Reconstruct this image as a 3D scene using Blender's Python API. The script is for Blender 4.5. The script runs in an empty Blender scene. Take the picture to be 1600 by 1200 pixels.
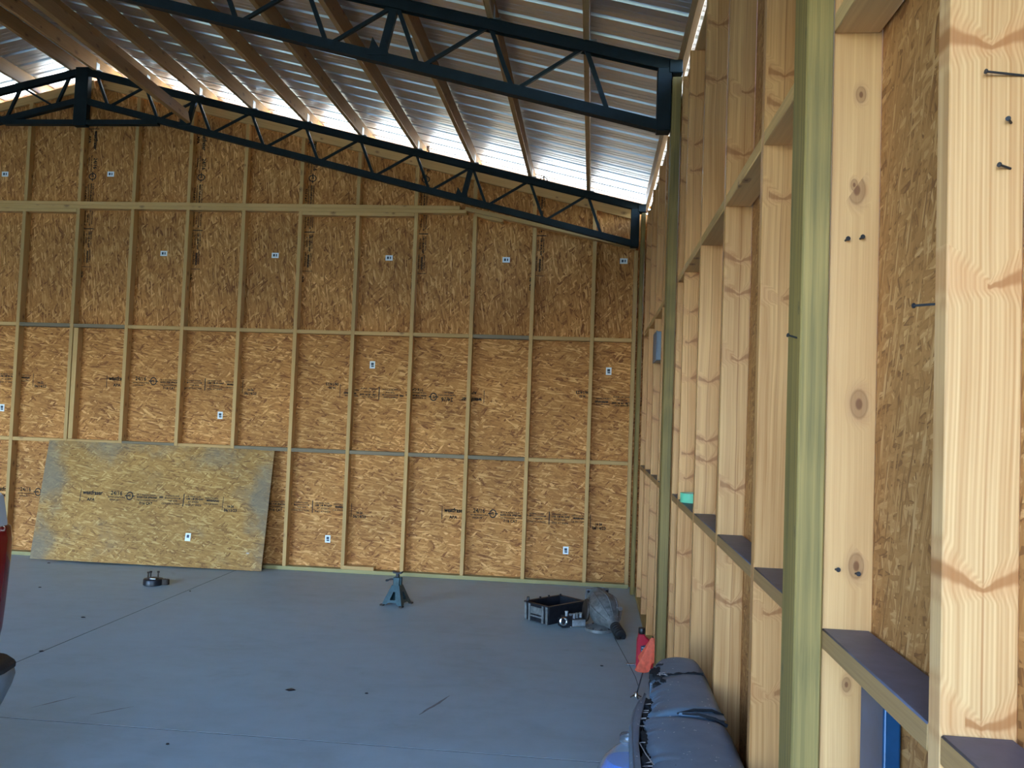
import bpy, bmesh, math, random
from mathutils import Vector, Matrix, Euler
random.seed(7)
sc = bpy.context.scene
COL = sc.collection
PI = math.pi
R = math.radians

# ------------------------------------------------------------------ mesh helpers
class MB:
    """collects shapes; build() links them as one mesh object"""
    def __init__(self): self.v = []; self.f = []; self.m = []
    def add(self, vs, fs, mi=0):
        n = len(self.v)
        self.v += [tuple(p) for p in vs]
        self.f += [tuple(n + i for i in f) for f in fs]
        self.m += [mi] * len(fs)
        return self
    def box(self, c, s, rot=None, mi=0):
        c = Vector(c); h = Vector(s) / 2
        M = rot.to_matrix() if isinstance(rot, Euler) else (rot or Matrix.Identity(3))
        P = [c + M @ Vector((h.x * i, h.y * j, h.z * k)) for i in (-1, 1) for j in (-1, 1) for k in (-1, 1)]
        return self.add(P, [(0, 1, 3, 2), (4, 6, 7, 5), (0, 4, 5, 1), (2, 3, 7, 6), (0, 2, 6, 4), (1, 5, 7, 3)], mi)
    def bar(self, p0, p1, w, h, up=(0, 0, 1), mi=0):
        p0, p1 = Vector(p0), Vector(p1); z = (p1 - p0); L = z.length; z.normalize()
        x = Vector(up).cross(z)
        if x.length < 1e-5: x = Vector((1, 0, 0)).cross(z)
        x.normalize(); y = z.cross(x)
        M = Matrix((x, y, z)).transposed()
        return self.box((p0 + p1) / 2, (w, h, L), M, mi)
    def cyl(self, p0, p1, r0, r1=None, n=16, caps=True, mi=0):
        r1 = r0 if r1 is None else r1
        p0, p1 = Vector(p0), Vector(p1); z = (p1 - p0).normalized()
        x = Vector((0, 0, 1)).cross(z)
        if x.length < 1e-4: x = Vector((1, 0, 0))
        x.normalize(); y = z.cross(x)
        P = []
        for p, r in ((p0, r0), (p1, r1)):
            for i in range(n):
                a = 2 * PI * i / n
                P.append(p + x * math.cos(a) * r + y * math.sin(a) * r)
        F = [(i, (i + 1) % n, n + (i + 1) % n, n + i) for i in range(n)]
        if caps: F += [tuple(range(n - 1, -1, -1)), tuple(range(n, 2 * n))]
        return self.add(P, F, mi)
    def lathe(self, prof, c=(0, 0, 0), axis=(0, 0, 1), n=24, sx=1, sy=1, mi=0, cap=True):
        z = Vector(axis).normalized(); x = Vector((0, 1, 0)).cross(z)
        if x.length < 1e-4: x = Vector((1, 0, 0))
        x.normalize(); y = z.cross(x); c = Vector(c); P = []; F = []
        for r, h in prof:
            for i in range(n):
                a = 2 * PI * i / n
                P.append(c + z * h + x * math.cos(a) * r * sx + y * math.sin(a) * r * sy)
        for k in range(len(prof) - 1):
            for i in range(n):
                F.append((k * n + i, k * n + (i + 1) % n, (k + 1) * n + (i + 1) % n, (k + 1) * n + i))
        if cap:
            F.append(tuple(range(n - 1, -1, -1))); F.append(tuple((len(prof) - 1) * n + i for i in range(n)))
        return self.add(P, F, mi)
    def tube(self, pts, r, n=8, mi=0):
        pts = [Vector(p) for p in pts]; P = []; F = []
        for k, p in enumerate(pts):
            t = (pts[min(k + 1, len(pts) - 1)] - pts[max(k - 1, 0)]).normalized()
            x = Vector((0, 0, 1)).cross(t)
            if x.length < 1e-3: x = Vector((1, 0, 0)).cross(t)
            x.normalize(); y = t.cross(x)
            rr = r[k] if isinstance(r, (list, tuple)) else r
            for i in range(n):
                a = 2 * PI * i / n; P.append(p + x * math.cos(a) * rr + y * math.sin(a) * rr)
        for k in range(len(pts) - 1):
            for i in range(n):
                F.append((k * n + i, k * n + (i + 1) % n, (k + 1) * n + (i + 1) % n, (k + 1) * n + i))
        F.append(tuple(range(n - 1, -1, -1))); F.append(tuple((len(pts) - 1) * n + i for i in range(n)))
        return self.add(P, F, mi)
    def loft(self, rings, mi=0, closed=True, caps=True):
        n = len(rings[0]); P = [p for r in rings for p in r]; F = []
        m = n if closed else n - 1
        for k in range(len(rings) - 1):
            for i in range(m):
                F.append((k * n + i, k * n + (i + 1) % n, (k + 1) * n + (i + 1) % n, (k + 1) * n + i))
        if caps and closed:
            F.append(tuple(range(n - 1, -1, -1))); F.append(tuple((len(rings) - 1) * n + i for i in range(n)))
        return self.add(P, F, mi)
    def prism(self, poly, y0, y1, plane='xz', mi=0):
        def to3(p, d): return (p[0], d, p[1]) if plane == 'xz' else ((d, p[0], p[1]) if plane == 'yz' else (p[0], p[1], d))
        return self.loft([[to3(p, y0) for p in poly], [to3(p, y1) for p in poly]], mi)
    def build(self, name, mat, parent=None, bevel=0, seg=2, smooth=False, subsurf=0, origin=None):
        me = bpy.data.meshes.new(name)
        org = Vector(origin) if origin is not None else Vector((0, 0, 0))
        me.from_pydata([tuple(Vector(p) - org) for p in self.v], [], self.f)
        bm = bmesh.new(); bm.from_mesh(me)
        bmesh.ops.remove_doubles(bm, verts=bm.verts, dist=1e-6)
        bmesh.ops.recalc_face_normals(bm, faces=bm.faces)
        bm.to_mesh(me); bm.free()
        mats = mat if isinstance(mat, (list, tuple)) else [mat]
        for m in mats: me.materials.append(m)
        if len(mats) > 1 and len(self.m) == len(me.polygons):
            for p, mi in zip(me.polygons, self.m): p.material_index = mi
        if smooth:
            for p in me.polygons: p.use_smooth = True
        o = bpy.data.objects.new(name, me); COL.objects.link(o)
        o.location = org
        if parent is not None:
            o.parent = parent; o.matrix_parent_inverse = parent.matrix_world.inverted()
        if bevel:
            b = o.modifiers.new('bevel', 'BEVEL'); b.width = bevel; b.segments = seg; b.limit_method = 'ANGLE'; b.angle_limit = R(40)
            for p in me.polygons: p.use_smooth = True
            try: me.set_sharp_from_angle(angle=R(40))
            except Exception: pass
        elif smooth:
            try: me.set_sharp_from_angle(angle=R(50))
            except Exception: pass
        if subsurf:
            s = o.modifiers.new('subdivision', 'SUBSURF'); s.levels = subsurf; s.render_levels = subsurf
        return o

def empty(name, loc=(0, 0, 0)):
    o = bpy.data.objects.new(name, None); COL.objects.link(o)
    o.location = loc; o.empty_display_size = .05
    o.matrix_world = Matrix.Translation(Vector(loc))
    return o

def tag(o, label=None, cat=None, group=None, kind=None):
    if label: o['label'] = label
    if cat: o['category'] = cat
    if group: o['group'] = group
    if kind: o['kind'] = kind
    return o

ORD = ['first', 'second', 'third', 'fourth', 'fifth', 'sixth', 'seventh', 'eighth', 'ninth', 'tenth', 'eleventh',
       'twelfth', 'thirteenth', 'fourteenth', 'fifteenth', 'sixteenth']

# ------------------------------------------------------------------ material helpers
class NT:
    def __init__(self, name):
        self.mat = bpy.data.materials.new(name); self.mat.use_nodes = True
        self.t = self.mat.node_tree; self.t.nodes.clear()
        self.out = self.n('ShaderNodeOutputMaterial'); self.b = self.n('ShaderNodeBsdfPrincipled')
        self.l(self.b.outputs[0], self.out.inputs[0])
    def n(self, typ, **kw):
        nd = self.t.nodes.new(typ)
        for k, v in kw.items(): setattr(nd, k, v)
        return nd
    def l(self, a, b): self.t.links.new(a, b)
    def put(self, sock, v):
        if hasattr(v, 'is_linked') or isinstance(v, bpy.types.NodeSocket): self.l(v, sock)
        else: sock.default_value = v
    def math(self, op, a, b=0.0, c=None, clamp=False):
        nd = self.n('ShaderNodeMath', operation=op, use_clamp=clamp)
        self.put(nd.inputs[0], a); self.put(nd.inputs[1], b)
        if c is not None: self.put(nd.inputs[2], c)
        return nd.outputs[0]
    def comb(self, x, y, z):
        nd = self.n('ShaderNodeCombineXYZ')
        for i, v in enumerate((x, y, z)): self.put(nd.inputs[i], v)
        return nd.outputs[0]
    def sep(self, v):
        nd = self.n('ShaderNodeSeparateXYZ'); self.put(nd.inputs[0], v); return nd.outputs
    def noise(self, vec, scale=5, detail=3, rough=.55, dist=0, color=False):
        nd = self.n('ShaderNodeTexNoise'); self.put(nd.inputs['Vector'], vec)
        nd.inputs['Scale'].default_value = scale; nd.inputs['Detail'].default_value = detail
        nd.inputs['Roughness'].default_value = rough; nd.inputs['Distortion'].default_value = dist
        return nd.outputs['Color' if color else 0]
    def ramp(self, fac, stops, interp='LINEAR'):
        nd = self.n('ShaderNodeValToRGB'); self.put(nd.inputs[0], fac); cr = nd.color_ramp; cr.interpolation = interp
        while len(cr.elements) > 1: cr.elements.remove(cr.elements[-1])
        cr.elements[0].position = stops[0][0]; cr.elements[0].color = (*stops[0][1], 1)
        for p, c in stops[1:]:
            e = cr.elements.new(p); e.color = (*c, 1)
        return nd.outputs[0]
    def mix(self, fac, a, b, mode='MIX'):
        nd = self.n('ShaderNodeMix', data_type='RGBA', blend_type=mode)
        self.put(nd.inputs[0], fac); 
        for i, v in ((6, a), (7, b)):
            if isinstance(v, tuple) and len(v) == 3: v = (*v, 1)
            self.put(nd.inputs[i], v)
        return nd.outputs[2]
    def smooth(self, x, lo, hi, a=0., b=1.):
        nd = self.n('ShaderNodeMapRange', interpolation_type='SMOOTHSTEP'); self.put(nd.inputs[0], x)
        nd.inputs[1].default_value = lo; nd.inputs[2].default_value = hi
        nd.inputs[3].default_value = a; nd.inputs[4].default_value = b
        return nd.outputs[0]
    def bump(self, h, strength=.3, dist=.01):
        nd = self.n('ShaderNodeBump'); nd.inputs['Strength'].default_value = strength; nd.inputs['Distance'].default_value = dist
        self.put(nd.inputs['Height'], h); self.l(nd.outputs[0], self.b.inputs['Normal'])
    def obj(self): return self.n('ShaderNodeTexCoord').outputs['Object']
    def rnd(self): return self.n('ShaderNodeObjectInfo').outputs['Random']
    def set(self, **kw):
        names = dict(color='Base Color', rough='Roughness', metal='Metallic', spec='Specular IOR Level', trans='Transmission Weight',
                     coat='Coat Weight', coatr='Coat Roughness', ior='IOR', alpha='Alpha', sheen='Sheen Weight', emis='Emission Color', emiss='Emission Strength')
        for k, v in kw.items():
            if isinstance(v, tuple) and len(v) == 3: v = (*v, 1)
            self.put(self.b.inputs[names[k]], v)
        return self.mat

def plain(name, color, rough=.5, metal=0., var=.12, scale=30, bump=0., **kw):
    """one base colour broken up by noise"""
    t = NT(name); co = t.obj()
    n = t.noise(co, scale, 4, .6)
    hi = tuple(min(1, c * (1 + var)) for c in color); lo = tuple(c * (1 - var) for c in color)
    c = t.ramp(n, [(.3, lo), (.7, hi)])
    if bump: t.bump(n, bump, .004)
    return t.set(color=c, rough=rough, metal=metal, **kw)

def lumber_mat(name, light, dark, knot, pith=True, knots=1.0, grain=.5, rough=.62, bend=2.6, stripes=0.0):
    t = NT(name); x, y, z = t.sep(t.obj()); r = t.rnd()
    off = t.math('MULTIPLY', r, 37.0)
    v = t.math('ADD', z, off)
    wand = t.noise(t.comb(t.math('MULTIPLY', v, 1.1), off, 0.), 1.0, 2)
    u = t.math('ADD', x, t.math('MULTIPLY', t.math('SUBTRACT', wand, .5), .035))
    u = t.math('ADD', u, t.math('MULTIPLY', t.math('SUBTRACT', r, .5), .03))
    au = t.math('ABSOLUTE', u)
    # knots: spikes running out from the pith line, or round eyes
    if pith:
        w = t.math('SUBTRACT', v, t.math('MULTIPLY', au, .42))
        w = t.math('ADD', w, t.math('MULTIPLY', t.noise(t.comb(t.math('MULTIPLY', u, 30.), t.math('MULTIPLY', v, 8.), off), 1., 2), .02))
        vo = t.n('ShaderNodeTexVoronoi', voronoi_dimensions='1D', feature='F1'); t.put(vo.inputs['W'], w); vo.inputs['Scale'].default_value = 5.6
        d = vo.outputs['Distance']; cc = t.sep(vo.outputs['Color'])
        wide = t.math('ADD', .022, t.math('MULTIPLY', au, 1.5))
        ratio = t.math('DIVIDE', d, wide)
        k1 = t.smooth(ratio, .35, 1.0, 1., 0.)
        side = t.math('GREATER_THAN', t.math('ADD', t.math('MULTIPLY', u, 9.), cc[1]), .22)
        k1 = t.math('MULTIPLY', k1, t.math('GREATER_THAN', cc[0], .38))
        k1 = t.math('MULTIPLY', k1, side)
        halo = t.math('MULTIPLY', t.smooth(ratio, .8, 3.2, 1., 0.), t.math('GREATER_THAN', cc[0], .38))
    else:
        vo = t.n('ShaderNodeTexVoronoi', voronoi_dimensions='2D', feature='F1')
        t.put(vo.inputs['Vector'], t.comb(t.math('MULTIPLY', t.math('ADD', u, t.math('MULTIPLY', y, .6)), 12.), t.math('MULTIPLY', v, 7.), 0.)); vo.inputs['Scale'].default_value = 1.
        cc = t.sep(vo.outputs['Color']); d = t.math('DIVIDE', vo.outputs['Distance'], t.math('ADD', .55, t.math('MULTIPLY', cc[1], .9)))
        on = t.math('GREATER_THAN', cc[0], .72)
        core = t.smooth(d, .035, .085, 1., 0.)
        ring = t.math('MULTIPLY', t.math('MULTIPLY', t.smooth(d, .10, .125), t.smooth(d, .125, .16, 1., 0.)), .55)
        disc = t.math('MULTIPLY', t.smooth(d, .11, .14, 1., 0.), .38)
        k1 = t.math('MULTIPLY', t.math('MAXIMUM', t.math('MAXIMUM', core, ring), disc), on)
        halo = t.math('MULTIPLY', t.smooth(d, .10, .28, 1., 0.), on)
    gu = t.math('ADD', t.math('MULTIPLY', u, 95.), t.math('MULTIPLY', halo, bend))
    g = t.noise(t.comb(gu, t.math('MULTIPLY', y, 95.), t.math('ADD', t.math('MULTIPLY', v, .9), off)), 1., 3, .6, .4)
    fine = t.noise(t.comb(t.math('MULTIPLY', u, 420.), t.math('MULTIPLY', y, 420.), t.math('MULTIPLY', v, 5.)), 1., 3, .7)
    blot = t.noise(t.comb(t.math('MULTIPLY', u, 9.), t.math('MULTIPLY', y, 9.), t.math('MULTIPLY', v, 1.7)), 1., 2)
    fac = t.math('ADD', t.math('MULTIPLY', t.math('SUBTRACT', g, .5), 1.5 * grain), t.math('MULTIPLY', t.math('SUBTRACT', fine, .5), .7 * grain))
    fac = t.math('ADD', fac, t.math('MULTIPLY', t.math('SUBTRACT', blot, .5), .8 * grain))
    if stripes:
        st = t.n('ShaderNodeTexWave', wave_type='BANDS', bands_direction='X'); t.put(st.inputs['Vector'], t.comb(t.math('ADD', gu, 0.), 0., t.math('MULTIPLY', v, .35)))
        st.inputs['Scale'].default_value = .55; st.inputs['Distortion'].default_value = 4.; st.inputs['Detail'].default_value = 1.
        fac = t.math('ADD', fac, t.math('MULTIPLY', t.math('SUBTRACT', st.outputs['Fac'], .5), stripes))
    c = t.ramp(t.math('ADD', fac, .5), [(.12, dark), (.88, light)])
    if pith:
        pl = t.math('MULTIPLY', t.smooth(au, .0006, .0022, 1., 0.), t.smooth(t.noise(t.comb(t.math('MULTIPLY', v, .8), off, 3.), 1., 2), .42, .55))
        c = t.mix(t.math('MULTIPLY', pl, .55), c, knot)
    c = t.mix(t.math('MULTIPLY', halo, .30 * knots), c, tuple(k * 1.6 + .02 for k in knot))
    c = t.mix(t.math('MULTIPLY', k1, .85 * knots), c, knot)
    # each board a little different
    c = t.mix(1., c, t.ramp(r, [(0., (.86, .86, .86)), (1., (1.08, 1.04, 1.0))]), 'MULTIPLY')
    t.bump(t.math('ADD', fine, t.math('MULTIPLY', k1, .5)), .12, .002)
    return t.set(color=c, rough=rough, spec=.35)

def osb_mat(name, axes, swap=False, z_switch=None, tone=(1, 1, 1), stain=False, size=1.0, flat=0.0, spread=1.):
    """strand board: layers of long thin flakes; axes picks the two object axes"""
    t = NT(name); s = t.sep(t.obj())
    a, b = s[axes[0]], s[axes[1]]
    if z_switch is not None:                              # sheets set upright above this height have upright strands
        m = t.math('GREATER_THAN', b, z_switch)
        u = t.math('ADD', t.math('MULTIPLY', a, t.math('SUBTRACT', 1., m)), t.math('MULTIPLY', b, m))
        w = t.math('ADD', t.math('MULTIPLY', b, t.math('SUBTRACT', 1., m)), t.math('MULTIPLY', a, m))
    else:
        u, w = (b, a) if swap else (a, b)
    vec0 = t.comb(u, w, 0.)
    wob = t.noise(vec0, 9., 2, .5, 0, True)
    vec = t.n('ShaderNodeVectorMath', operation='MULTIPLY_ADD'); t.put(vec.inputs[0], wob); vec.inputs[1].default_value = (.02, .02, 0); t.put(vec.inputs[2], vec0)
    vec = vec.outputs[0]
    cols = [(0., (.18, .082, .027)), (.05, (.30, .155, .053)), (.3, (.385, .212, .078)), (.6, (.445, .258, .10)), (.82, (.52, .33, .145)), (1., (.68, .49, .27))]
    c = None; hgt = None
    for i, (ang, sx, sy, thr, ofs) in enumerate([(4, 7, 40, -1, 0.), (-24, 8, 38, .35, 3.7), (17, 9, 46, .45, 8.1), (-9, 8, 52, .5, 12.4), (38, 10, 42, .62, 21.3), (-47, 11, 50, .72, 31.9), (8, 9, 75, .62, 41.1)]):
        mp = t.n('ShaderNodeMapping', vector_type='POINT'); t.put(mp.inputs[0], vec)
        mp.inputs['Rotation'].default_value = (0, 0, R(ang * spread)); mp.inputs['Location'].default_value = (ofs, ofs * 1.7, 0)
        sc_ = t.n('ShaderNodeVectorMath', operation='MULTIPLY'); t.put(sc_.inputs[0], mp.outputs[0]); sc_.inputs[1].default_value = (sx / size, sy / size, 1)
        vo = t.n('ShaderNodeTexVoronoi', voronoi_dimensions='2D', feature='F1', distance='MANHATTAN' if i % 2 else 'EUCLIDEAN'); t.put(vo.inputs['Vector'], sc_.outputs[0]); vo.inputs['Scale'].default_value = 1.
        rr = t.sep(vo.outputs['Color'])
        # grain along the flake
        gm = t.n('ShaderNodeVectorMath', operation='MULTIPLY'); t.put(gm.inputs[0], mp.outputs[0]); gm.inputs[1].default_value = (9, 260, 1)
        gr = t.noise(gm.outputs[0], 1., 2, .6)
        val = t.math('ADD', rr[0], t.math('MULTIPLY', t.math('SUBTRACT', gr, .5), .5))
        val = t.math('SUBTRACT', val, t.math('MULTIPLY', t.smooth(vo.outputs['Distance'], .45, .85), .22))
        ci = t.ramp(val, cols)
        if c is None: c = ci; hgt = rr[1]
        else:
            mk = t.math('GREATER_THAN', rr[1], thr)
            c = t.mix(mk, c, ci); hgt = t.mix(mk, hgt, rr[2])
    if flat: c = t.mix(flat, c, (.40, .235, .095))
    # sheets vary, slow blotches of resin and weather
    big = t.noise(vec0, 1.3, 3, .5)
    c = t.mix(1., c, t.ramp(big, [(.3, (.82, .80, .76)), (.7, (1.1, 1.08, 1.06))]), 'MULTIPLY')
    c = t.mix(1., c, (*tone, 1), 'MULTIPLY')
    if stain:
        n1 = t.noise(vec0, 2.1, 4, .6)
        # dirt gathers along the sheet's ends and top edge
        e = t.math('MAXIMUM', t.smooth(t.math('ABSOLUTE', a), .82, 1.2), t.smooth(b, .75, 1.2, 0., .6))
        k = t.math('MULTIPLY', t.smooth(t.math('ADD', n1, t.math('MULTIPLY', e, .25)), .52, .86), .7)
        c = t.mix(k, c, (.20, .17, .12))
        w1 = t.noise(t.comb(t.math('MULTIPLY', a, 3.5), t.math('MULTIPLY', b, 9.), 4.), 1., 3, .6)
        lowm = t.math('MULTIPLY', t.smooth(w1, .70, .76), t.smooth(b, .1, .5, 1., 0.))
        c = t.mix(t.math('MULTIPLY', lowm, .7), c, (.55, .56, .58))
    t.bump(t.math('ADD', hgt, t.noise(vec0, 60, 3)), .35, .002)
    return t.set(color=c, rough=.68, spec=.3)

def floor_mat():
    t = NT('smooth trowelled concrete'); co = t.obj()
    n1 = t.noise(co, .55, 5, .6, .6); n2 = t.noise(co, 7, 5, .65); n3 = t.noise(co, 90, 3, .6)
    st = t.n('ShaderNodeMapping'); t.put(st.inputs[0], co); st.inputs['Scale'].default_value = (1.2, 3.4, 1)
    n4 = t.noise(st.outputs[0], 1.6, 5, .62, 1.2)
    f = t.math('ADD', t.math('MULTIPLY', n1, .5), t.math('MULTIPLY', n2, .25)); f = t.math('ADD', f, t.math('MULTIPLY', n4, .25))
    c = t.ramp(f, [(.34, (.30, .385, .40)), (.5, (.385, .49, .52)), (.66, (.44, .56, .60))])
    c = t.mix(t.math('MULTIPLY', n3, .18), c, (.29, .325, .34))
    spot = t.noise(co, 2.6, 4, .7, .4)
    c = t.mix(t.smooth(spot, .62, .80, 0., .40), c, (.22, .225, .21))
    r = t.ramp(f, [(.3, (.42,) * 3), (.7, (.58,) * 3)])
    t.bump(t.math('ADD', n2, t.math('MULTIPLY', n3, .3)), .06, .003)
    return t.set(color=c, rough=r, spec=.5)

def metal_roof_mat():
    t = NT('galvalume'); co = t.obj()
    n = t.noise(co, 1.2, 3, .5)
    c = t.ramp(n, [(.3, (.60, .61, .63)), (.7, (.68, .69, .71))])
    return t.set(color=c, rough=.40, metal=1.)

def vinyl_mat():
    t = NT('slate vinyl'); co = t.obj()
    n = t.noise(co, 14, 4, .6); f = t.noise(co, 420, 2, .6)
    c = t.ramp(n, [(.3, (.10, .15, .19)), (.7, (.14, .20, .25))])
    sp = t.noise(co, 75, 2, .5)
    c = t.mix(t.smooth(sp, .715, .735), c, (.75, .75, .75))
    sc2 = t.noise(co, 26, 3, .6)
    c = t.mix(t.smooth(sc2, .70, .74, 0., .8), c, (.012, .015, .02))
    t.bump(t.math('ADD', f, t.math('MULTIPLY', n, 1.5)), .18, .003)
    return t.set(color=c, rough=.42, spec=.55)

PINE = lumber_mat('bright pine', (.74, .395, .148), (.46, .195, .054), (.27, .085, .02), True, .72, .95, .45)
PINE_F = lumber_mat('flat sawn pine', (.74, .40, .152), (.52, .23, .069), (.16, .05, .012), False, 1., .8, .48)
PINE_S = lumber_mat('straight grained pine', (.74, .415, .168), (.50, .225, .071), (.36, .12, .028), True, .9, .9, .5, bend=.7, stripes=.28)
PINE_D = lumber_mat('aged pine', (.69, .41, .155), (.49, .275, .09), (.13, .045, .013), False, .9, .6)
PINE_B = lumber_mat('brown roof pine', (.46, .255, .092), (.29, .145, .048), (.10, .038, .013), False, .9, .65)
TREATED = lumber_mat('treated green pine', (.325, .205, .055), (.148, .104, .027), (.08, .06, .02), False, .8, .9, .6, bend=.0, stripes=.22)
PLATE_G = lumber_mat('pale green treated plate', (.46, .37, .155), (.35, .28, .11), (.14, .095, .035), False, .7, .5)
WEATHER = lumber_mat('weathered grey board', (.30, .225, .135), (.17, .125, .075), (.08, .055, .038), False, .8, .7)
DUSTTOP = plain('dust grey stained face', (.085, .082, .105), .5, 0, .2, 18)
OSB_BACK = osb_mat('strand board back', (0, 2), z_switch=2.43, tone=(1.24, .90, .60), size=.82)
OSB_RIGHT = osb_mat('strand board right', (1, 2), swap=True, tone=(1.0, .76, .54), size=.5, flat=.25, spread=2.1)
OSB_SHEET = osb_mat('weathered strand board sheet', (0, 2), tone=(1.08, .93, .60), stain=True, flat=.2, size=.75)
OSB_EDGE = plain('board edge', (.30, .24, .12), .8, 0, .3, 60)
STEEL = plain('dark painted steel', (.004, .010, .012), .55, .0, .3, 12, spec=.25)
GALV = metal_roof_mat()
ZINC = plain('zinc plate', (.42, .44, .45), .45, .7, .1, 40)
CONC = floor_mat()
SCUFF = plain('scuffed concrete', (.20, .20, .20), .7)
JOINT = plain('joint dirt', (.03, .03, .03), .9)
INK = plain('black stamp ink', (.012, .009, .009), .8)
WHITE = plain('white paper', (.80, .82, .82), .5, 0, .03)
INKB = plain('sticker print', (.03, .045, .07), .5)
NAIL = plain('nail steel', (.045, .042, .04), .5, .5, .2, 60)
BLACKM = plain('greasy black metal', (.018, .019, .024), .38, .3, .4, 30, .2)
RUST = plain('dull rusty iron', (.055, .04, .032), .6, .3, .4, 40, .2)
JACKG = plain('dark green jack paint', (.022, .055, .062), .38, .15, .35, 25, .15)
ALUM = plain('grimy cast aluminium', (.20, .205, .20), .5, .45, .4, 22, .4)
ALUM_L = plain('bare cast aluminium', (.45, .48, .5), .38, .7, .25, 30, .3)
GASKET = plain('grease brown', (.10, .07, .05), .6, 0, .4, 20)
RUBBER = plain('black rubber', (.012, .012, .013), .5)
REDP = plain('red plastic', (.52, .016, .035), .32, 0, .08, 10)
CAPB = plain('black cap', (.012, .012, .014), .4)
LABEL = plain('dark blue label', (.015, .022, .05), .4, 0, .5, 60)
CLOTH = plain('orange red cloth', (.85, .13, .06), .8, 0, .2, 40, .3)
CHROME = plain('chrome', (.75, .77, .78), .18, 1., .05)
VINYL = vinyl_mat()
TORN = plain('black torn foam', (.006, .006, .007), .9, 0, .5, 90, .6)
FIBRE = plain('torn backing fibre', (.28, .23, .20), .8, 0, .3, 90)
TAPE = plain('mint green tape', (.14, .52, .28), .5, 0, .06)
CARD = plain('tape core card', (.45, .36, .24), .8)
BOXG = plain('grey panel paint', (.18, .21, .25), .45, .2, .06)
BLUEP = plain('blue paint', (.003, .045, .11), .35, .2, .25, 14)
TRUCKW = plain('pale silver paint', (.44, .46, .46), .28, .2, .03, 6, coat=.8, coatr=.06)
TAILR = NT('red lens').set(color=(.17, .004, .005), rough=.12, spec=.6, coat=.6)
BUMPG = plain('grey bumper', (.24, .26, .27), .35, .3, .06)
BPAD = plain('black step pad', (.012, .012, .013), .6, 0, .2, 80, .3)
TYRE = plain('tyre rubber', (.02, .02, .02), .8, 0, .2, 60, .2)
GLASS = NT('dark glass').set(color=(.02, .025, .03), rough=.04, spec=.7)
CLEAR = NT('clear plastic').set(color=(.80, .88, .95), rough=.08, trans=.92, ior=1.4)
BLUELIQ = plain('blue liquid', (.02, .20, .75), .15, 0, .2, 8)
SIDING = plain('plain wall board', (.36, .23, .10), .75, 0, .2, 8)
GRASS = plain('dry pale ground', (.50, .52, .42), .9, 0, .2, 3)
GRAVEL = plain('grass yard', (.07, .09, .045), .9, 0, .25, 20)

# ------------------------------------------------------------------ lumber
def lumber(name, p0, p1, w, t, wdir, mat, parent=None, bevel=.0025, top_mat=None):
    """board from p0 to p1 (centre line); w is the width along wdir, t the thickness"""
    p0, p1, wdir = Vector(p0), Vector(p1), Vector(wdir)
    z = (p1 - p0); L = z.length; z.normalize()
    x = (wdir - z * wdir.dot(z)).normalized(); y = z.cross(x)
    m = MB().box((0, 0, L / 2), (w, t, L))
    o = m.build(name, mat, None, bevel, 1)
    M = Matrix((x, y, z)).transposed().to_4x4(); M.translation = p0
    o.matrix_world = M
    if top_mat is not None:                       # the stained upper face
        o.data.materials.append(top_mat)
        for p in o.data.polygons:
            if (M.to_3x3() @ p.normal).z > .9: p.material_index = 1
    if parent is not None:
        o.parent = parent; o.matrix_parent_inverse = parent.matrix_world.inverted()
    return o

def nail(parent, p0, p1, r=.0022, name='nail'):
    p0, p1 = Vector(p0), Vector(p1); d = (p1 - p0).normalized()
    return MB().cyl(p0, p1, r, n=8).cyl(p1, p1 + d * .0015, r * 2.1, n=10).build(name, NAIL, parent)

# key dimensions
XIN, XOSB = .46, .556          # right wall: stud fronts, sheathing
YST, YOSB = 8.29, 8.38         # back wall: stud fronts, sheathing
RID = -5.39                    # ridge
SL = .236
XL = 2 * RID - XOSB            # left wall
YF = -.9                     # front wall
def zc(x): return 3.70 + SL * (.455 - (x if x >= RID else 2 * RID - x))     # truss top chord centre line
def zm(x): return zc(x) + .182                                             # roof metal
def zb(x): return 3.352 + .247 * (.36 - (x if x >= RID else 2 * RID - x))   # truss bottom chord centre line

# ------------------------------------------------------------------ the setting
xs = [XL - .3, -7.2, -3.497, .3 + .42]
def slab():
    m = MB(); g = .004
    ys = [YF - .2, 4.066, YOSB + .02]
    xs = [XL, -3.5, XOSB + .01]
    for i in range(2):
        for j in range(2):
            x0, x1 = xs[i] + (g if i else 0), xs[i + 1] - (0 if i else g)
            y0, y1 = ys[j] + (g if j else 0), ys[j + 1] - (0 if j else g)
            m.box(((x0 + x1) / 2, (y0 + y1) / 2, -.05), (x1 - x0, y1 - y0, .1))
    n = len(m.f)
    m.box(((xs[0] + xs[2]) / 2, (ys[0] + ys[2]) / 2, -.112), (xs[2] - xs[0], ys[2] - ys[0], .2), mi=1)
    return m
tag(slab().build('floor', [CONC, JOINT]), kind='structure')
# grooves keep dark dirt 1 cm down
tag(MB().box((-3.5, (YF + YOSB) / 2, -.0048), (.0078, YOSB - YF, .008)).box((( XL + XOSB) / 2, 4.066, -.0048), (XOSB - XL, .0078, .008)).build('trim_1', JOINT), kind='structure')

mb = MB(); mb.prism([(XL, 0), (XOSB, 0), (XOSB, zc(XOSB) + .03), (RID, zc(RID) + .04), (XL, zc(XL) + .03)], YOSB, YOSB + .012)
wall_back = tag(mb.build('wall_back', OSB_BACK), kind='structure')
mb = MB().box((XOSB + .006, (YF + YOSB) / 2, 3.67 / 2), (.012, YOSB - YF + .02, 3.67))
wall_right = tag(mb.build('wall_right', OSB_RIGHT), kind='structure')
mb = MB().box((XL - .006, (YF + YOSB) / 2, 1.9), (.012, YOSB - YF, 3.8))
tag(mb.build('wall_left', SIDING), kind='structure')
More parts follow.
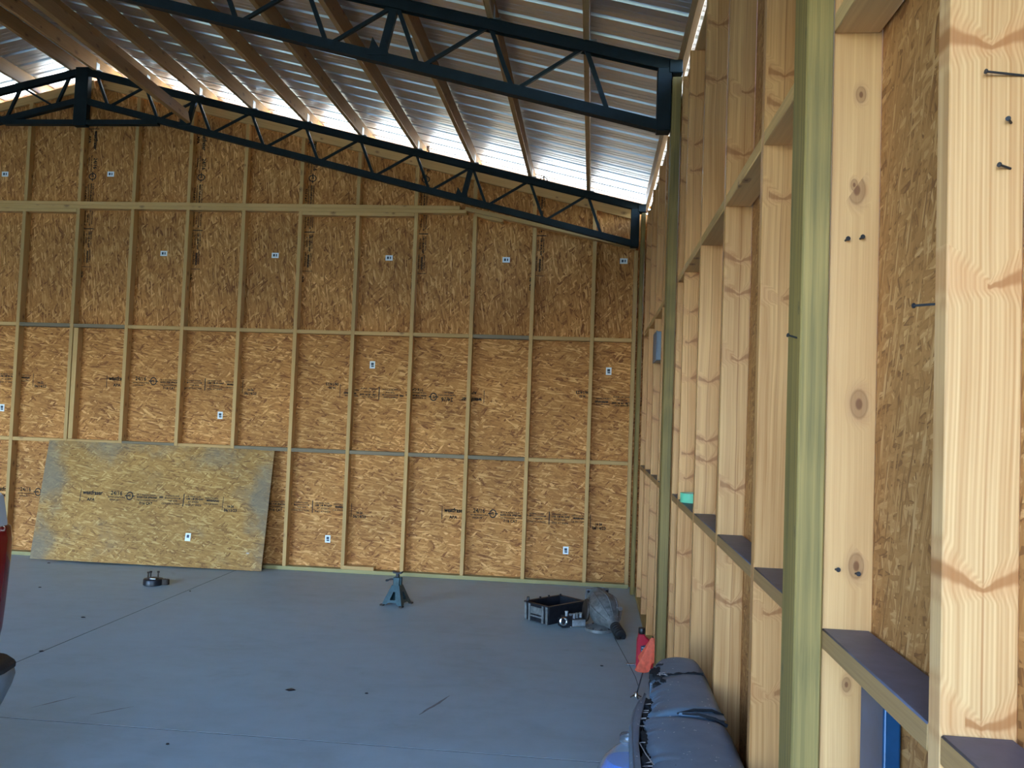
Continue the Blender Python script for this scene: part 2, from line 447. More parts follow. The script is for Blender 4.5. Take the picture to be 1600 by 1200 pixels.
# unseen front wall; door openings and low header shaped to dim the mid floor
mb = MB()
def fw(x0, x1, z0, z1): mb.box(((x0 + x1) / 2, YF - .06, (z0 + z1) / 2), (x1 - x0, .1, z1 - z0))
fw(XL, -11.0, 0, 2.9); fw(-5.6, -4.5, 0, 2.9); fw(-4.5, -2.02, 2.05, 2.9); fw(-2.02, -1.86, 0, 2.9); fw(.42, XOSB, 0, 2.9)
mb.prism([(XL, 2.9), (XOSB, 2.9), (XOSB, zc(XOSB)), (RID, zc(RID)), (XL, zc(XL))], YF - .11, YF - .01)
tag(mb.build('wall_front', SIDING), kind='structure')

# ribbed roof: ribs run down the slope, one every nine inches, two low beads between
def roof():
    prof = []; y = YF - .5; per = .2286
    while y < 8.70:
        for dy, dz in ((0, .0), (.0115, .030), (.032, .030), (.0435, .0), (.108, 0), (.112, .002), (.120, .002), (.124, 0), (.164, 0), (.168, .002), (.176, .002), (.180, 0)):
            prof.append((y + dy, dz))
        y += per
    prof = [p for p in prof if p[0] <= 8.66] + [(8.66, 0)]
    m = MB(); n = len(prof)
    for x0, x1 in ((RID, .74), (RID, 2 * RID - .74)):
        P = [(x0, yy, zm(RID) + dz) for yy, dz in prof] + [(x1, yy, zm(x1) + dz) for yy, dz in prof]
        m.add(P, [(i, i + 1, n + i + 1, n + i) for i in range(n - 1)])
    return m
o = tag(roof().build('ceiling', GALV), kind='structure')
sd = o.modifiers.new('thickness', 'SOLIDIFY'); sd.thickness = .0008; sd.offset = 1
# ground outside
tag(MB().box((-5, 34, -.16), (120, 51, .1)).build('ground_meadow', GRASS), kind='structure')
tag(MB().box((-5, -32, -.16), (120, 60, .1)).build('ground_yard', GRAVEL), kind='structure')

# fascia boards under the roof edge beyond the back wall
for s, nm in ((1, 'fascia_board'), (-1, 'fascia_board')):
    xa = RID + s * .02; xb = RID + s * 6.05
    o = lumber(nm, (xa, 8.60, zm(xa) - .016), (xb, 8.60, zm(xb) - .016), .026, .022, (0, 0, 1), PINE_D)
    tag(o, 'pale fascia board along the roof edge behind the steel truss, ' + ('sloping down to the right' if s > 0 else 'sloping down to the left'), 'board')

# ------------------------------------------------------------------ back wall framing
S = .6096; XF = -3.0857
xk = lambda k: XF + k * S + .019
YC = YST + .0445
PT = 3.763
def plate_bottom(x): return 3.687 if x < -1.33 else 3.735 - (x + 1.30) * .209 - .045
ks = list(range(-6, 6))
stud_x = {k: xk(k) for k in ks}; stud_x[6] = .395
order = sorted(stud_x, reverse=True)
for i, k in enumerate(order):
    x = stud_x[k]; top = plate_bottom(x)
    if k in (-6, -5): top = 3.648
    if k in (1, ): top = 3.648
    o = lumber('wall_stud', (x, YC, .038), (x, YC, top), .089, .038, (0, 1, 0), PINE_D)
    lab = 'pine stud in the corner of the back wall, against the green post' if i == 0 else \
        'tall pine stud on the back wall, %s from the right corner' % ORD[i]
    tag(o, lab, 'stud', 'tall studs of the back wall')
# a second piece beside one stud of the middle row
o = lumber('sister_stud', (xk(-4) + .052, YC + .004, 1.24), (xk(-4) + .052, YC + .004, 2.415), .089, .05, (0, 1, 0), PINE_D)
tag(o, 'short doubling piece of pine beside a back wall stud, above the leaning board', 'stud')
grey_low = {-3, -1, 0, 1, 2, 3}; grey_up = {-4, 3, -5}
for row, z, grey in (('lower', 1.219, grey_low), ('upper', 2.438, grey_up)):
    for i, k in enumerate(order[1:]):
        xa = stud_x[k] + .0195; xb = stud_x[k + 1] - .0195
        mat = WEATHER if k in grey else PINE_D
        o = lumber('wall_block', (xa, YC + .002, z), (xb, YC + .002, z), .088, .038, (0, 1, 0), mat)
        tag(o, '%s block, %s row of the back wall, %s bay from the right corner' % ('grey' if k in grey else 'pine', row, ORD[i]), 'block', '%s row of blocks on the back wall' % row)
# plates
def plate(name, p0, p1, lab, mat=PINE_D, t=.038, d=.089):
    o = lumber(name, p0, p1, d, t, (0, 1, 0), mat); tag(o, lab, 'plate'); return o
plate('bottom_plate', (-6.9, YC - .002, .019), (.415, YC - .002, .019), 'pale green treated bottom plate on the concrete along the back wall', PLATE_G)
plate('top_plate', (-6.9, YC, PT - .019), (-1.40, YC, PT - .019), 'upper board of the long double top plate across the back wall')
plate('top_plate', (-6.9, YC, PT - .0575), (-1.33, YC, PT - .0575), 'lower board of the long double top plate across the back wall')
plate('top_plate', (-6.9, YC, PT - .096), (stud_x[-4] - .024, YC, PT - .096), 'short third plate under the double top plate at the far left')
plate('top_plate', (stud_x[0] + .02, YC, PT - .096), (stud_x[2] - .02, YC, PT - .096), 'short third plate under the double top plate near the middle')
plate('sloping_plate', (-1.345, YC, 3.738), (.395, YC, 3.372), 'sloping top plate under the truss falling to the right corner', t=.042)
plate('scrap_plate', (-1.25, YC, 3.678), (-.95, YC, 3.614), 'short scrap nailed under the upper end of the sloping plate', t=.03)
o = lumber('offcut', (-2.46, YC - .01, .0565), (-2.13, YC - .01, .0565), .089, .036, (0, 1, 0), PINE_D)
tag(o, 'short pine offcut lying on the bottom plate left of the jack stand', 'offcut')
# gable studs
gx = [xk(k) - .01 for k in range(-6, 6)]
for i, x in enumerate(reversed(gx)):
    z0 = PT if x < -1.3 else 3.79 - (x + 1.345) * .21
    z1 = zc(x) - .062 - .01
    if z1 - z0 < .12: continue
    o = lumber('gable_stud', (x, YC + .01, z0), (x, YC + .01, z1), .07, .038, (0, 1, 0), PINE_D)
    tag(o, 'short gable stud behind the truss web, %s from the right corner' % ORD[i], 'stud', 'gable studs behind the truss')
# rake ledger along the top of the gable
for s in (1, -1):
    xa, xb = RID + s * .05, RID + s * 5.8
    o = lumber('rake_board', (xa, YC + .02, zc(xa) - .015), (xb, YC + .02, zc(xb) - .015), .09, .03, (0, 0, 1), PINE_D)
    tag(o, 'pine rake board along the gable top behind the truss, %s slope' % ('right' if s > 0 else 'left'), 'board')
# thin horizontal seam strip of the top gable sheets is left to the board joint

# ------------------------------------------------------------------ stamps and stickers
_tc = {}
def text_geo(s):
    if s in _tc: return _tc[s]
    cu = bpy.data.curves.new('t', 'FONT'); cu.body = s; cu.size = 1.; cu.resolution_u = 2
    ob = bpy.data.objects.new('t', cu); COL.objects.link(ob)
    dg = bpy.context.evaluated_depsgraph_get(); ev = ob.evaluated_get(dg); me = ev.to_mesh()
    V = [tuple(v.co) for v in me.vertices]; F = [tuple(p.vertices) for p in me.polygons]
    ev.to_mesh_clear(); bpy.data.objects.remove(ob); bpy.data.curves.remove(cu)
    _tc[s] = (V, F); return V, F
def put_text(m, s, x, y, size, sx=1.0, bold=0):
    V, F = text_geo(s)
    bb = bold * 1.6
    for dx, dy in (((0, 0), (bb, 0), (0, bb), (bb, bb)) if bold else ((0, 0),)):
        m.add([(x + dx + v[0] * size * sx, y + dy + v[1] * size, 0) for v in V], F)
def rect(m, x0, y0, x1, y1): m.add([(x0, y0, 0), (x1, y0, 0), (x1, y1, 0), (x0, y1, 0)], [(0, 1, 2, 3)])
def stamp_geo(date='06/14/23', lot='16-26'):
    m = MB()
    rect(m, 0, -.07, .008, .07)
    put_text(m, 'westfraser', .03, .012, .062, 1., .003); put_text(m, 'APA', .10, -.058, .045, 1.2, .002)
    put_text(m, '24/16', .405, .02, .062, 1.1, .002); put_text(m, 'RATED SHEATHING', .375, -.012, .021, 1.25, .001); put_text(m, 'EXPOSURE 1', .40, -.042, .021, 1.25, .001)
    # round mark
    n = 24
    for r0, r1 in ((.035, .047),):
        P = [(.665 + math.cos(2 * PI * i / n) * r, .018 + math.sin(2 * PI * i / n) * r, 0) for r in (r0, r1) for i in range(n)]
        m.add(P, [(i, (i + 1) % n, n + (i + 1) % n, n + i) for i in range(n)])
    rect(m, .60, .012, .64, .024); rect(m, .69, .012, .73, .024); put_text(m, 'PS', .638, .005, .035, 1.1, .002)
    put_text(m, 'PS 2-18 SHEATHING', .76, .028, .022, 1.3, .001); put_text(m, 'SIZED FOR SPACING', .76, .0, .026, 1.15, .002); put_text(m, 'THE ENGINEERED WOOD', .76, -.03, .02, 1.2, .001); put_text(m, '7/16 CAT', .80, -.07, .04, 1.1, .002)
    put_text(m, '000', 1.06, .01, .028, 1.2, .002)
    rect(m, 1.15, .012, 1.33, .018); m.add([(1.15, .004, 0), (1.15, .026, 0), (1.13, .015, 0)], [(0, 1, 2)]); m.add([(1.33, .004, 0), (1.33, .026, 0), (1.35, .015, 0)], [(0, 1, 2)])
    put_text(m, 'STRENGTH AXIS', 1.14, .032, .021, 1.2, .001); put_text(m, 'THIS SIDE', 1.18, -.022, .024, 1.2, .001); put_text(m, 'CONSTRUCTION', 1.10, -.056, .026, 1.2, .001)
    rect(m, 1.383, -.07, 1.395, .07)
    put_text(m, 'USE PANEL CLIPS', 1.42, .036, .021, 1.2, .001); put_text(m, 'USE 1/8 IN GAP', 1.42, .008, .027, 1.25, .002); put_text(m, 'AT EDGES', 1.45, -.024, .026, 1.2, .001); put_text(m, 'AND AT ENDS', 1.42, -.058, .026, 1.25, .001)
    put_text(m, 'SAFETY NOTICE', 1.67, .03, .02, 1.2, .001); put_text(m, 'WARNING', 1.69, -.002, .028, 1.25, .003); put_text(m, 'THIS SIDE DOWN', 1.66, -.034, .02, 1.2, .001)
    rect(m, 1.91, -.09, 1.917, .06)
    put_text(m, lot, 1.97, -.055, .034, 1.15, .002); put_text(m, date, 1.935, -.10, .042, 1.15, .002)
    m.v = [(x * .785, y * .92, z) for x, y, z in m.v]
    return m
def place_stamp(m, M, mat, parent, name='grade_stamp', label=None):
    q = MB(); q.v = [tuple(M @ Vector(p)) for p in m.v]; q.f = list(m.f); q.m = list(m.m)
    q.f = [f for f in q.f if all(q.v[i][0] < .54 for i in f)]          # the sheet is cut at the corner, its print with it
    used_v = sorted({i for f in q.f for i in f}); ix = {i: n for n, i in enumerate(used_v)}
    q.v = [q.v[i] for i in used_v]; q.f = [tuple(ix[i] for i in f) for f in q.f]
    me = bpy.data.meshes.new(name); me.from_pydata(q.v, [], q.f); me.materials.append(mat)
    o = bpy.data.objects.new(name, me); COL.objects.link(o); o.parent = parent; o.matrix_parent_inverse = parent.matrix_world.inverted()
    if label: o['label'] = label
    return o
BASE = Matrix(((1, 0, 0, 0), (0, 0, -1, 0), (0, 1, 0, 0), (0, 0, 0, 1)))      # text plane to a wall facing -y
YS = YOSB - .0006
def on_back(x, z, rot=0): return Matrix.Translation((x, YS, z)) @ BASE @ Matrix.Rotation(rot, 4, 'Z')
A = stamp_geo(); B = stamp_geo('06/14/23', '16-22')
seam = lambda k: XF + k * S + .02
place_stamp(A, on_back(seam(-4) + .37, 1.86), INK, wall_back, label='black printed grade stamp')
place_stamp(B, on_back(seam(-4) - .36 - 1.60, 1.86), INK, wall_back, label='black printed grade stamp')
place_stamp(A, on_back(seam(4) - .46, 1.83, PI), INK, wall_back, label='black printed grade stamp, upside down')
place_stamp(B, on_back(seam(4) + .40 + 1.72, 1.83, PI), INK, wall_back, label='black printed grade stamp, upside down')
place_stamp(A, on_back(seam(2) + .37, .64), INK, wall_back, label='black printed grade stamp')
place_stamp(A, on_back(seam(-2) + .37, .64), INK, wall_back, label='black printed grade stamp')
place_stamp(A, on_back(seam(-6) + .37, .64), INK, wall_back, label='black printed grade stamp')
for k in (-4, -2, 0, 2, 4):
    place_stamp(A, on_back(xk(k) + (.065 if k < 2 else .05), 4.68 - .1, -PI / 2), INK, wall_back, label='black printed grade stamp running up the board')

ST = [(-6.43, 4.075, 0), (-5.219, 4.085, 0), (-4.574, 3.237, 0), (-3.351, 3.238, 0), (-2.133, 3.233, 0), (-.915, 3.235, 0), (.275, 3.244, 0),
      (-2.26, 2.121, 1), (.159, 2.13, 1), (-6.3, 1.537, 1), (-3.862, 1.543, 1), (-2.649, .319, 1), (-.21, .327, 1)]
SLAB = ['white sticker high on the gable board at the far left edge', 'white sticker on the gable board below the truss king post',
        'white sticker on the upper boards, first from the left in the long row', 'white sticker on the upper boards, second from the left in the long row',
        'white sticker on the upper boards, third from the left in the long row', 'white sticker on the upper boards, fourth from the left in the long row',
        'white sticker on the upper boards close to the corner post', 'upright white sticker on the middle boards above the jack stand',
        'upright white sticker on the middle boards near the corner post', 'upright white sticker on the middle boards at the far left edge',
        'upright white sticker just above the leaning board', 'upright white sticker low on the wall between leaning board and jack stand',
        'upright white sticker low on the wall above the cast metal parts']
def sticker(M, lab, up):
    # M puts the sticker plane; w x h card with two printed blocks
    w, h = (.075, .055) if not up else (.055, .075)
    root = empty('sticker', M.translation)
    def card(x0, y0, x1, y1, d, t, nm, mat, par):
        q = MB().box(((x0 + x1) / 2, (y0 + y1) / 2, d), (x1 - x0, y1 - y0, t)); q.v = [tuple(M @ Vector(p)) for p in q.v]
        return q.build(nm, mat, par)
    card(-w / 2, -h / 2, w / 2, h / 2, .0004, .0006, 'paper', WHITE, root)
    if up: blocks = [(-.014, -.004, .014, .022), (-.012, -.022, .016, -.008)]
    else: blocks = [(-.022, -.012, -.002, .014), (.008, -.012, .020, .014)]
    for b in blocks: card(*b, .0009, .0004, 'print_block', INKB, root)
    tag(root, lab, 'sticker', 'white stickers on the back wall')
    return root
for (x, z, up), lab in zip(ST, SLAB): sticker(Matrix.Translation((x, YOSB, z)) @ BASE, lab, up)

# ------------------------------------------------------------------ leaning sheet
sheet = empty('leaning_sheet', (-4.41, 8.05, 0))
m = MB().box((0, 0, .61), (2.40, .012, 1.215))
# lean: foot at y 8.06, head against the studs; foot a little askew
yaw = R(2.2)
SM = Matrix.Translation((-4.425, 8.06, .012)) @ Matrix.Rotation(yaw, 4, 'Z') @ Matrix.Rotation(R(-9.5), 4, 'X') @ Matrix.Rotation(R(.4), 4, 'Y')
o = m.build('board', [OSB_SHEET]); o.matrix_world = SM; o.parent = sheet; o.matrix_parent_inverse = sheet.matrix_world.inverted()
bv = o.modifiers.new('bevel', 'BEVEL'); bv.width = .002
SS = SM @ Matrix.Translation((0, -.0068, 0)) @ BASE
C = stamp_geo('06/15/23', '16-26')
place_stamp(C, SS @ Matrix.Translation((-.775, .665, 0)), INK, sheet, label='black printed grade stamp')
M2 = SS @ Matrix.Translation((.41, .30, 0))
q = MB().box((0, 0, .0003), (.055, .078, .0006)); q.v = [tuple(M2 @ Vector(p)) for p in q.v]; o = q.build('sticker', WHITE, sheet); o['label'] = 'white sticker'
q = MB().box((0, .008, .0008), (.026, .03, .0004)); q.v = [tuple(M2 @ Vector(p)) for p in q.v]; q.build('print_block', INKB, o)
tag(sheet, 'large dirty sheet of strand board leaning against the back wall', 'board')

# ------------------------------------------------------------------ right wall framing
studs_y = [1.138, 1.692, 2.374, 3.045, 3.72, 4.38, 4.715, 5.05, 5.72, 6.38, 7.05, 7.72]
rs = [('bare pine stud nearest the camera at the right edge, with nails sticking out', PINE_S), ('wide flat sawn pine stud just beyond the near green post', PINE_F),
      ('first pine stud beyond the near post\'s bay, above the dark bench', PINE), ('right wall stud second past the near green post', PINE), ('right wall stud third past the near green post', PINE),
      ('right wall stud fourth past the near green post', PINE), ('right wall stud touching the near side of the middle green post', PINE),
      ('right wall stud hidden close behind the middle green post', PINE), ('right wall stud first clear of the middle green post, below the grey box', PINE),
      ('right wall stud third past the middle green post', PINE), ('right wall stud fourth past the middle green post', PINE), ('right wall stud last before the corner post', PINE)]
rs[2] = ('right wall stud first past the near green post, pith line down its face', PINE)
roots = []
for (y, (lab, mat)) in zip(studs_y, rs):
    w = XOSB - XIN
    o = lumber('wall_stud', (XIN + w / 2, y + .0195, .038), (XIN + w / 2, y + .0195, 3.60), w, .039, (1, 0, 0), mat)
    tag(o, lab, 'stud', 'studs of the right wall'); roots.append(o)
g, f = roots[0], roots[1]
def nl(par, x, z, y, dx, dz, L=.05):                     # nail lying out of a stud face
    d = Vector((dx, -.6, dz)).normalized()
    nail(par, (x, y + .004, z), Vector((x, y, z)) + d * L)
for z, L in ((2.10, .050), (2.037, .022), (1.976, .032)):
    nail(g, (.556 if L > .04 else .548 - .01, 1.1375, z), (.552 - L, 1.128, z + .002), .0016)
nail(g, (XIN + .004, 1.17, 1.80), (XIN - .016, 1.205, 1.802), .0018)
for px, pz in ((.490, 2.0), (.518, 2.004), (.484, 1.352), (.522, 1.346)): nl(f, px, pz, 1.692, .1, .1, .012)
# blocks between the right wall studs
spans = [(.50, 1.138), (1.177, 1.692), (1.731, 2.374), (2.413, 3.045), (3.084, 3.72), (3.759, 4.38), (4.419, 4.715), (5.089, 5.72), (5.759, 6.38), (6.419, 7.05), (7.089, 7.72)]
low_lab = ['grey topped lower block at the bottom right corner, nearest the camera', 'grey topped lower block between the two nearest studs', 'grey topped lower block behind the near green post',
           'grey topped lower block, second bay past the near green post', 'grey topped lower block, third bay past the near green post', 'grey topped lower block under the green tape roll',
           'short grey topped lower block against the middle green post', 'lower block in the first bay past the middle green post', 'lower block in the second bay past the middle green post', 'lower block in the third bay past the middle green post', 'lower block in the bay next to the corner post']
up_lab = [None, 'upper block overhead between the two nearest studs', 'upper block behind the near green post', 'upper block in the second bay past the near green post', 'upper block in the third bay past the near green post',
          'upper block in the fourth bay past the near green post', 'short upper block against the middle green post', 'upper block in the first bay past the middle green post', 'upper block in the second bay past the middle green post', 'upper block in the third bay past the middle green post', 'upper block in the bay next to the corner post']
for i, (a, b) in enumerate(spans):
    w = XOSB - XIN - .006
    if True:
        o = lumber('wall_block', (XIN + w / 2, a + .0005, 1.2185), (XIN + w / 2, b - .0005, 1.2185), w, .039, (1, 0, 0), PINE_B, top_mat=DUSTTOP)
        tag(o, low_lab[i], 'block', 'lower blocks of the right wall')
    if up_lab[i]:
        z = 2.4385
        o = lumber('wall_block', (XIN + w / 2, a + .0005, z), (XIN + w / 2, b - .0005, z), w, .039, (1, 0, 0), PINE_D)
        tag(o, up_lab[i], 'block', 'upper blocks of the right wall')
o = lumber('bottom_plate', (XIN + .048, .3, .019), (XIN + .048, 8.2, .019), .096, .037, (1, 0, 0), PLATE_G)
tag(o, 'treated bottom plate under the right wall studs', 'plate')
o = lumber('top_plate', (.52, .3, 3.612), (.52, 8.28, 3.612), .07, .022, (1, 0, 0), PINE_D)
tag(o, 'top plate set back above the right wall studs', 'plate')

# green posts
def post(y0, dy, x0, x1, ztop, lab, nails=()):
    r = empty('green_post', ((x0 + x1) / 2, y0 + dy / 2, 0))
    o = lumber('shaft', ((x0 + x1) / 2, y0 + dy / 2, 0), ((x0 + x1) / 2, y0 + dy / 2, ztop), dy, x1 - x0, (0, 1, 0), TREATED, r, .004)
    for a, b in nails: nail(r, a, b, .002)
    tag(r, lab, 'post', 'green treated posts')
post(1.68, .107, .405, XIN - .001, 3.62, 'green treated post nearest the camera', [((.41, 1.71, 1.805), (.386, 1.70, 1.81))])
post(4.79, .107, .405, XIN - .001, 3.63, 'green treated post in the middle of the right wall, under the second truss')
post(8.0, .107, .42, .4585, 3.64, 'green treated post in the back right corner')

# ------------------------------------------------------------------ steel trusses
nodes = [-.10 - .575 * n for n in range(9)] + [-5.24]
def truss(yc, lab, full=True):
    r = empty('steel_truss', (.37, yc, 3.33)); T = .05
    mirror = lambda x: 2 * RID - x
    for s in (1, -1):
        mx = (lambda x: x) if s > 0 else mirror
        m = MB(); xa, xb = .44, RID
        # angle section: upright leg and flat leg
        m.bar((mx(xa), yc - .022, zc(xa)), (mx(xb), yc - .022, zc(xb)), .008, .066)
        m.bar((mx(xa), yc, zc(xa) + .029), (mx(xb), yc, zc(xb) + .029), .06, .008)
        m.bar((mx(xa), yc + .022, zc(xa)), (mx(xb), yc + .022, zc(xb)), .008, .066)
        m.build('top_chord', STEEL, r)
        m = MB(); xa, xb = .34, RID
        m.bar((mx(xa), yc - .024, zb(xa)), (mx(xb), yc - .024, zb(xb)), .008, .062)
        m.bar((mx(xa), yc, zb(xa) - .027), (mx(xb), yc, zb(xb) - .027), .06, .008)
        m.bar((mx(xa), yc + .024, zb(xa)), (mx(xb), yc + .024, zb(xb)), .008, .062)
        m.build('bottom_chord', STEEL, r)
        m = MB().box((mx(.362), yc, 3.51), (.082, .074, .37)).box((mx(.362), yc, 3.326), (.08, .09, .012))
        m.build('heel_post', STEEL, r, .004, 1)
        m = MB().box((mx(.425), yc, 3.70), (.075, .085, .075)).box((mx(.435), yc, 3.662), (.06, .10, .008))
        m.build('post_bracket', STEEL, r, .003, 1)
        for i, xt in enumerate(nodes):
            xp = nodes[i - 1] if i else .455
            xb_ = xt + .25 * (xp - xt)
            MB().bar((mx(xt), yc, zc(xt) - .01), (mx(xb_), yc, zb(xb_) + .01), .026, .026, (0, 1, 0)).build('web', STEEL, r)
            if i: MB().bar((mx(xb_ + .03), yc, zb(xb_) + .01), (mx(xp - .02), yc, zc(xp) - .01), .021, .021, (0, 1, 0)).build('web', STEEL, r)
        # field splice: doubled upright with pointed lugs
        for xq in ((-1.262,) if yc < 6 else (-1.262, -4.16)):
            m = MB()
            xq2 = xq + .0
            m.bar((mx(xq2), yc, zc(xq2)), (mx(xq2 - .075), yc, zb(xq2 - .075)), .05, .032, (0, 1, 0))
            zz = zb(xq2 - .075)
            m.prism([(mx(xq2 - .15), zz + .01), (mx(xq2 - .02), zz + .01), (mx(xq2 - .045), zz + .10), (mx(xq2 - .08), zz + .05), (mx(xq2 - .125), zz + .12)], yc - .034, yc - .028)
            m.build('splice_plate', STEEL, r)
    m = MB().box((RID, yc, (zc(RID) + 4.53) / 2), (.145, .07, zc(RID) - 4.53 + .07)); m.build('king_post', STEEL, r, .004, 1)
    MB().bar((-4.54, yc, 4.535), (2 * RID + 4.54, yc, 4.535), .06, .05).build('tie_bar', STEEL, r)
    tag(r, lab, 'roof truss', 'dark steel trusses')
    return r
truss(4.85, 'dark steel roof truss nearer the camera, crossing the top of the view')
truss(8.08, 'dark steel roof truss close to the back wall')

# ------------------------------------------------------------------ purlins
def purlin(x, lab, clip_side=1, group='roof purlins'):
    r = empty('roof_purlin', (x, 8.08, zc(x) + .033))
    z = zc(x) + .033 + .0705
    lumber('board', (x, YF, z), (x, 8.585, z), .141, .038, (0, 0, 1), PINE_B, r, .003)
    for yy in (4.85, 8.08):
        MB().box((x + clip_side * .0205, yy, zc(x) + .075), (.003, .055, .085)).box((x + clip_side * .04, yy, zc(x) + .0345), (.04, .055, .003)).build('clip', ZINC, r)
    tag(r, lab, 'purlin', group)
for i, x in enumerate(nodes[:9]):
    purlin(x, 'roof purlin on the right slope, %s from the right wall' % ORD[i])
purlin(RID + .13, 'roof purlin at the ridge, right side')
purlin(RID - .13, 'roof purlin at the ridge, left side', -1)
for i in range(3):
    purlin(2 * RID - nodes[8 - i], 'roof purlin on the left slope, %s down from the ridge' % ORD[i], -1)
x = .478
o = lumber('eave_purlin', (x, YF, zc(x) + .105), (x, 8.585, zc(x) + .105), .135, .036, (0, 0, 1), PINE_B)
tag(o, 'brown eave board under the roof edge along the top of the right wall', 'purlin')
o = lumber('loose_plank', (-4.10, 2.3, 4.60), (-4.215, 8.035, 4.585), .14, .042, (-.25, 0, 1), PINE_B, None, .004)
tag(o, 'loose brown plank lying through the trusses, its end hanging in front of the back one', 'plank')

# ------------------------------------------------------------------ things on the floor
# wheel hub with studs
h = empty('wheel_hub', (-3.895, 7.26, 0))
MB().lathe([(.078, .0), (.086, .006), (.086, .050), (.080, .058), (.050, .060), (.046, .066), (.0, .066)], (-3.895, 7.26, 0), n=40, cap=False).lathe([(.0, 0), (.078, 0)], (-3.895, 7.26, 0), n=40, cap=False).build('drum', BLACKM, h, smooth=True)
for a in (200, 150, 60):
    p = Vector((-3.895 + .045 * math.cos(R(a)), 7.26 + .045 * math.sin(R(a)), .06))
    MB().cyl(p, p + Vector((0, 0, .045)), .006, n=10).cyl(p + Vector((0, 0, .045)), p + Vector((0, 0, .058)), .012, n=6).build('lug_bolt', RUST, h)
MB().box((-3.875, 7.215, .064), (.05, .014, .008)).build('bright_rim', CHROME, h, .002)
m = MB().bar((-3.83, 7.27, .03), (-3.79, 7.285, .03), .05, .05).cyl((-3.785, 7.287, .004), (-3.785, 7.287, .052), .026, n=14)
m.build('side_lug', RUST, h, .004)
tag(h, 'small black wheel hub with upright lug bolts on the concrete before the leaning board', 'wheel hub')

# jack stand
j = empty('jack_stand', (-1.60, 7.05, 0))
JM = Matrix.Translation((-1.603, 7.06, 0)) @ Matrix.Rotation(R(-14), 4, 'Z')
def jadd(m, name, mat, bevel=0, solid=0, smooth=False):
    m.v = [tuple(JM @ Vector(p)) for p in m.v]; o = m.build(name, mat, j, bevel, 2, smooth)
    if solid: q = o.modifiers.new('thickness', 'SOLIDIFY'); q.thickness = solid; q.offset = 0
    return o
m = MB()
b, t_ = .090, .034; zt = .165
def lerp(a, c, k): return tuple(a[i] + (c[i] - a[i]) * k for i in range(3))
for s in range(4):
    rot = Matrix.Rotation(s * PI / 2, 3, 'Z')
    o0, o1, o2, o3 = (-b, -b, .012), (b, -b, .012), (t_, -t_, zt), (-t_, -t_, zt)
    def pt(u, v):
        p = lerp(lerp(o0, o1, u), lerp(o3, o2, u), v); return rot @ Vector(p)
    # outline with foot notch, window hole
    out = [(0, 0), (.22, 0), (.28, .10), (.72, .10), (.78, 0), (1, 0), (1, 1), (0, 1)]
    hole = [(.33, .27), (.36, .24), (.44, .24), (.56, .24), (.64, .24), (.67, .27), (.58, .66), (.42, .66)]
    P = [pt(*p) for p in out] + [pt(*p) for p in hole]
    m.add(P, [(i, (i + 1) % 8, 8 + (i + 1) % 8, 8 + i) for i in range(8)])
jadd(m, 'base', JACKG, 0, .005)
for sx in (-1, 1):
    for sy in (-1, 1):
        jadd(MB().box((sx * b, sy * b, .006), (.034, .034, .012)), 'foot', RUST, .003)
jadd(MB().box((0, 0, .195), (.060, .054, .075)).box((.032, 0, .20), (.02, .03, .07)), 'collar', JACKG, .006)
jadd(MB().box((0, 0, .17), (.026, .026, .20)), 'ratchet_post', BLACKM, .002)
jadd(MB().prism([(-.044, .275), (-.034, .262), (.034, .262), (.044, .275), (.044, .284), (.02, .276), (-.02, .276), (-.044, .284)], -.02, .02), 'saddle', BLACKM, .002)
jadd(MB().tube([(-.028, -.02, .215), (-.05, -.024, .214), (-.075, -.026, .206), (-.082, -.026, .196)], .0065).cyl((-.082, -.026, .203), (-.096, -.027, .197), .0085, n=10), 'handle', BLACKM, 0, 0, True)
tag(j, 'small dark green jack stand on the concrete near the middle of the back wall', 'jack stand')

# open cast tray
p = empty('cast_tray', (-.25, 6.83, 0))
A_, B_ = Vector((-.485, 6.80, 0)), Vector((-.285, 6.625, 0)); D2 = Vector((.275, .30, 0))
C_, D_ = B_ + D2, A_ + D2; H = .145
ux = (B_ - A_).normalized(); uy = D2.normalized()
m = MB()
inn = [A_ + ux * .014 + uy * .014, B_ - ux * .014 + uy * .014, C_ - ux * .014 - uy * .014, D_ + ux * .014 - uy * .014]
cr = [A_, B_, C_, D_]; cen = (A_ + C_) / 2
taper = lambda q, k: cen + (q - cen) * k
Z = Vector((0, 0, 1))
rings = [[taper(q, .93) + Z * .004 for q in cr], [q + Z * H for q in cr], [q + Z * H for q in inn], [taper(q, .92) + Z * .03 for q in inn]]
m.loft(rings); m.build('shell', BLACKM, p, .003)
m = MB()
for q0, q1 in ((A_, B_), (B_, C_), (C_, D_), (D_, A_)):
    m.bar(q0 + Z * (H + .002), q1 + Z * (H + .002), .026, .010)
m.build('rim', BLACKM, p, .002)
m = MB().loft([[taper(q, .86) + Z * .031 for q in cr], [taper(q, .86) + Z * .034 for q in cr]]); m.build('greasy_bottom', GASKET, p)
nx = Vector((ux.y, -ux.x, 0)); nx = nx if nx.y < 0 else -nx
m = MB()
for k in (.06, .22, .78, .94):
    q = A_ + (B_ - A_) * k + nx * .008
    m.bar(q + Z * .006 - nx * .006, q + Z * H, .012, .02, tuple(ux))
m.bar(A_ + ux * .05 + nx * .002 + Z * .05, B_ - ux * .05 + nx * .002 + Z * .05, .012, .012)
m.build('side_rib', ALUM, p, .002)
m = MB().box(tuple((A_ + B_) / 2 + nx * .0 + Z * .095), (.13, .012, .055), Matrix.Rotation(math.atan2(ux.y, ux.x), 3, 'Z')); m.build('side_panel', ALUM, p, .002)
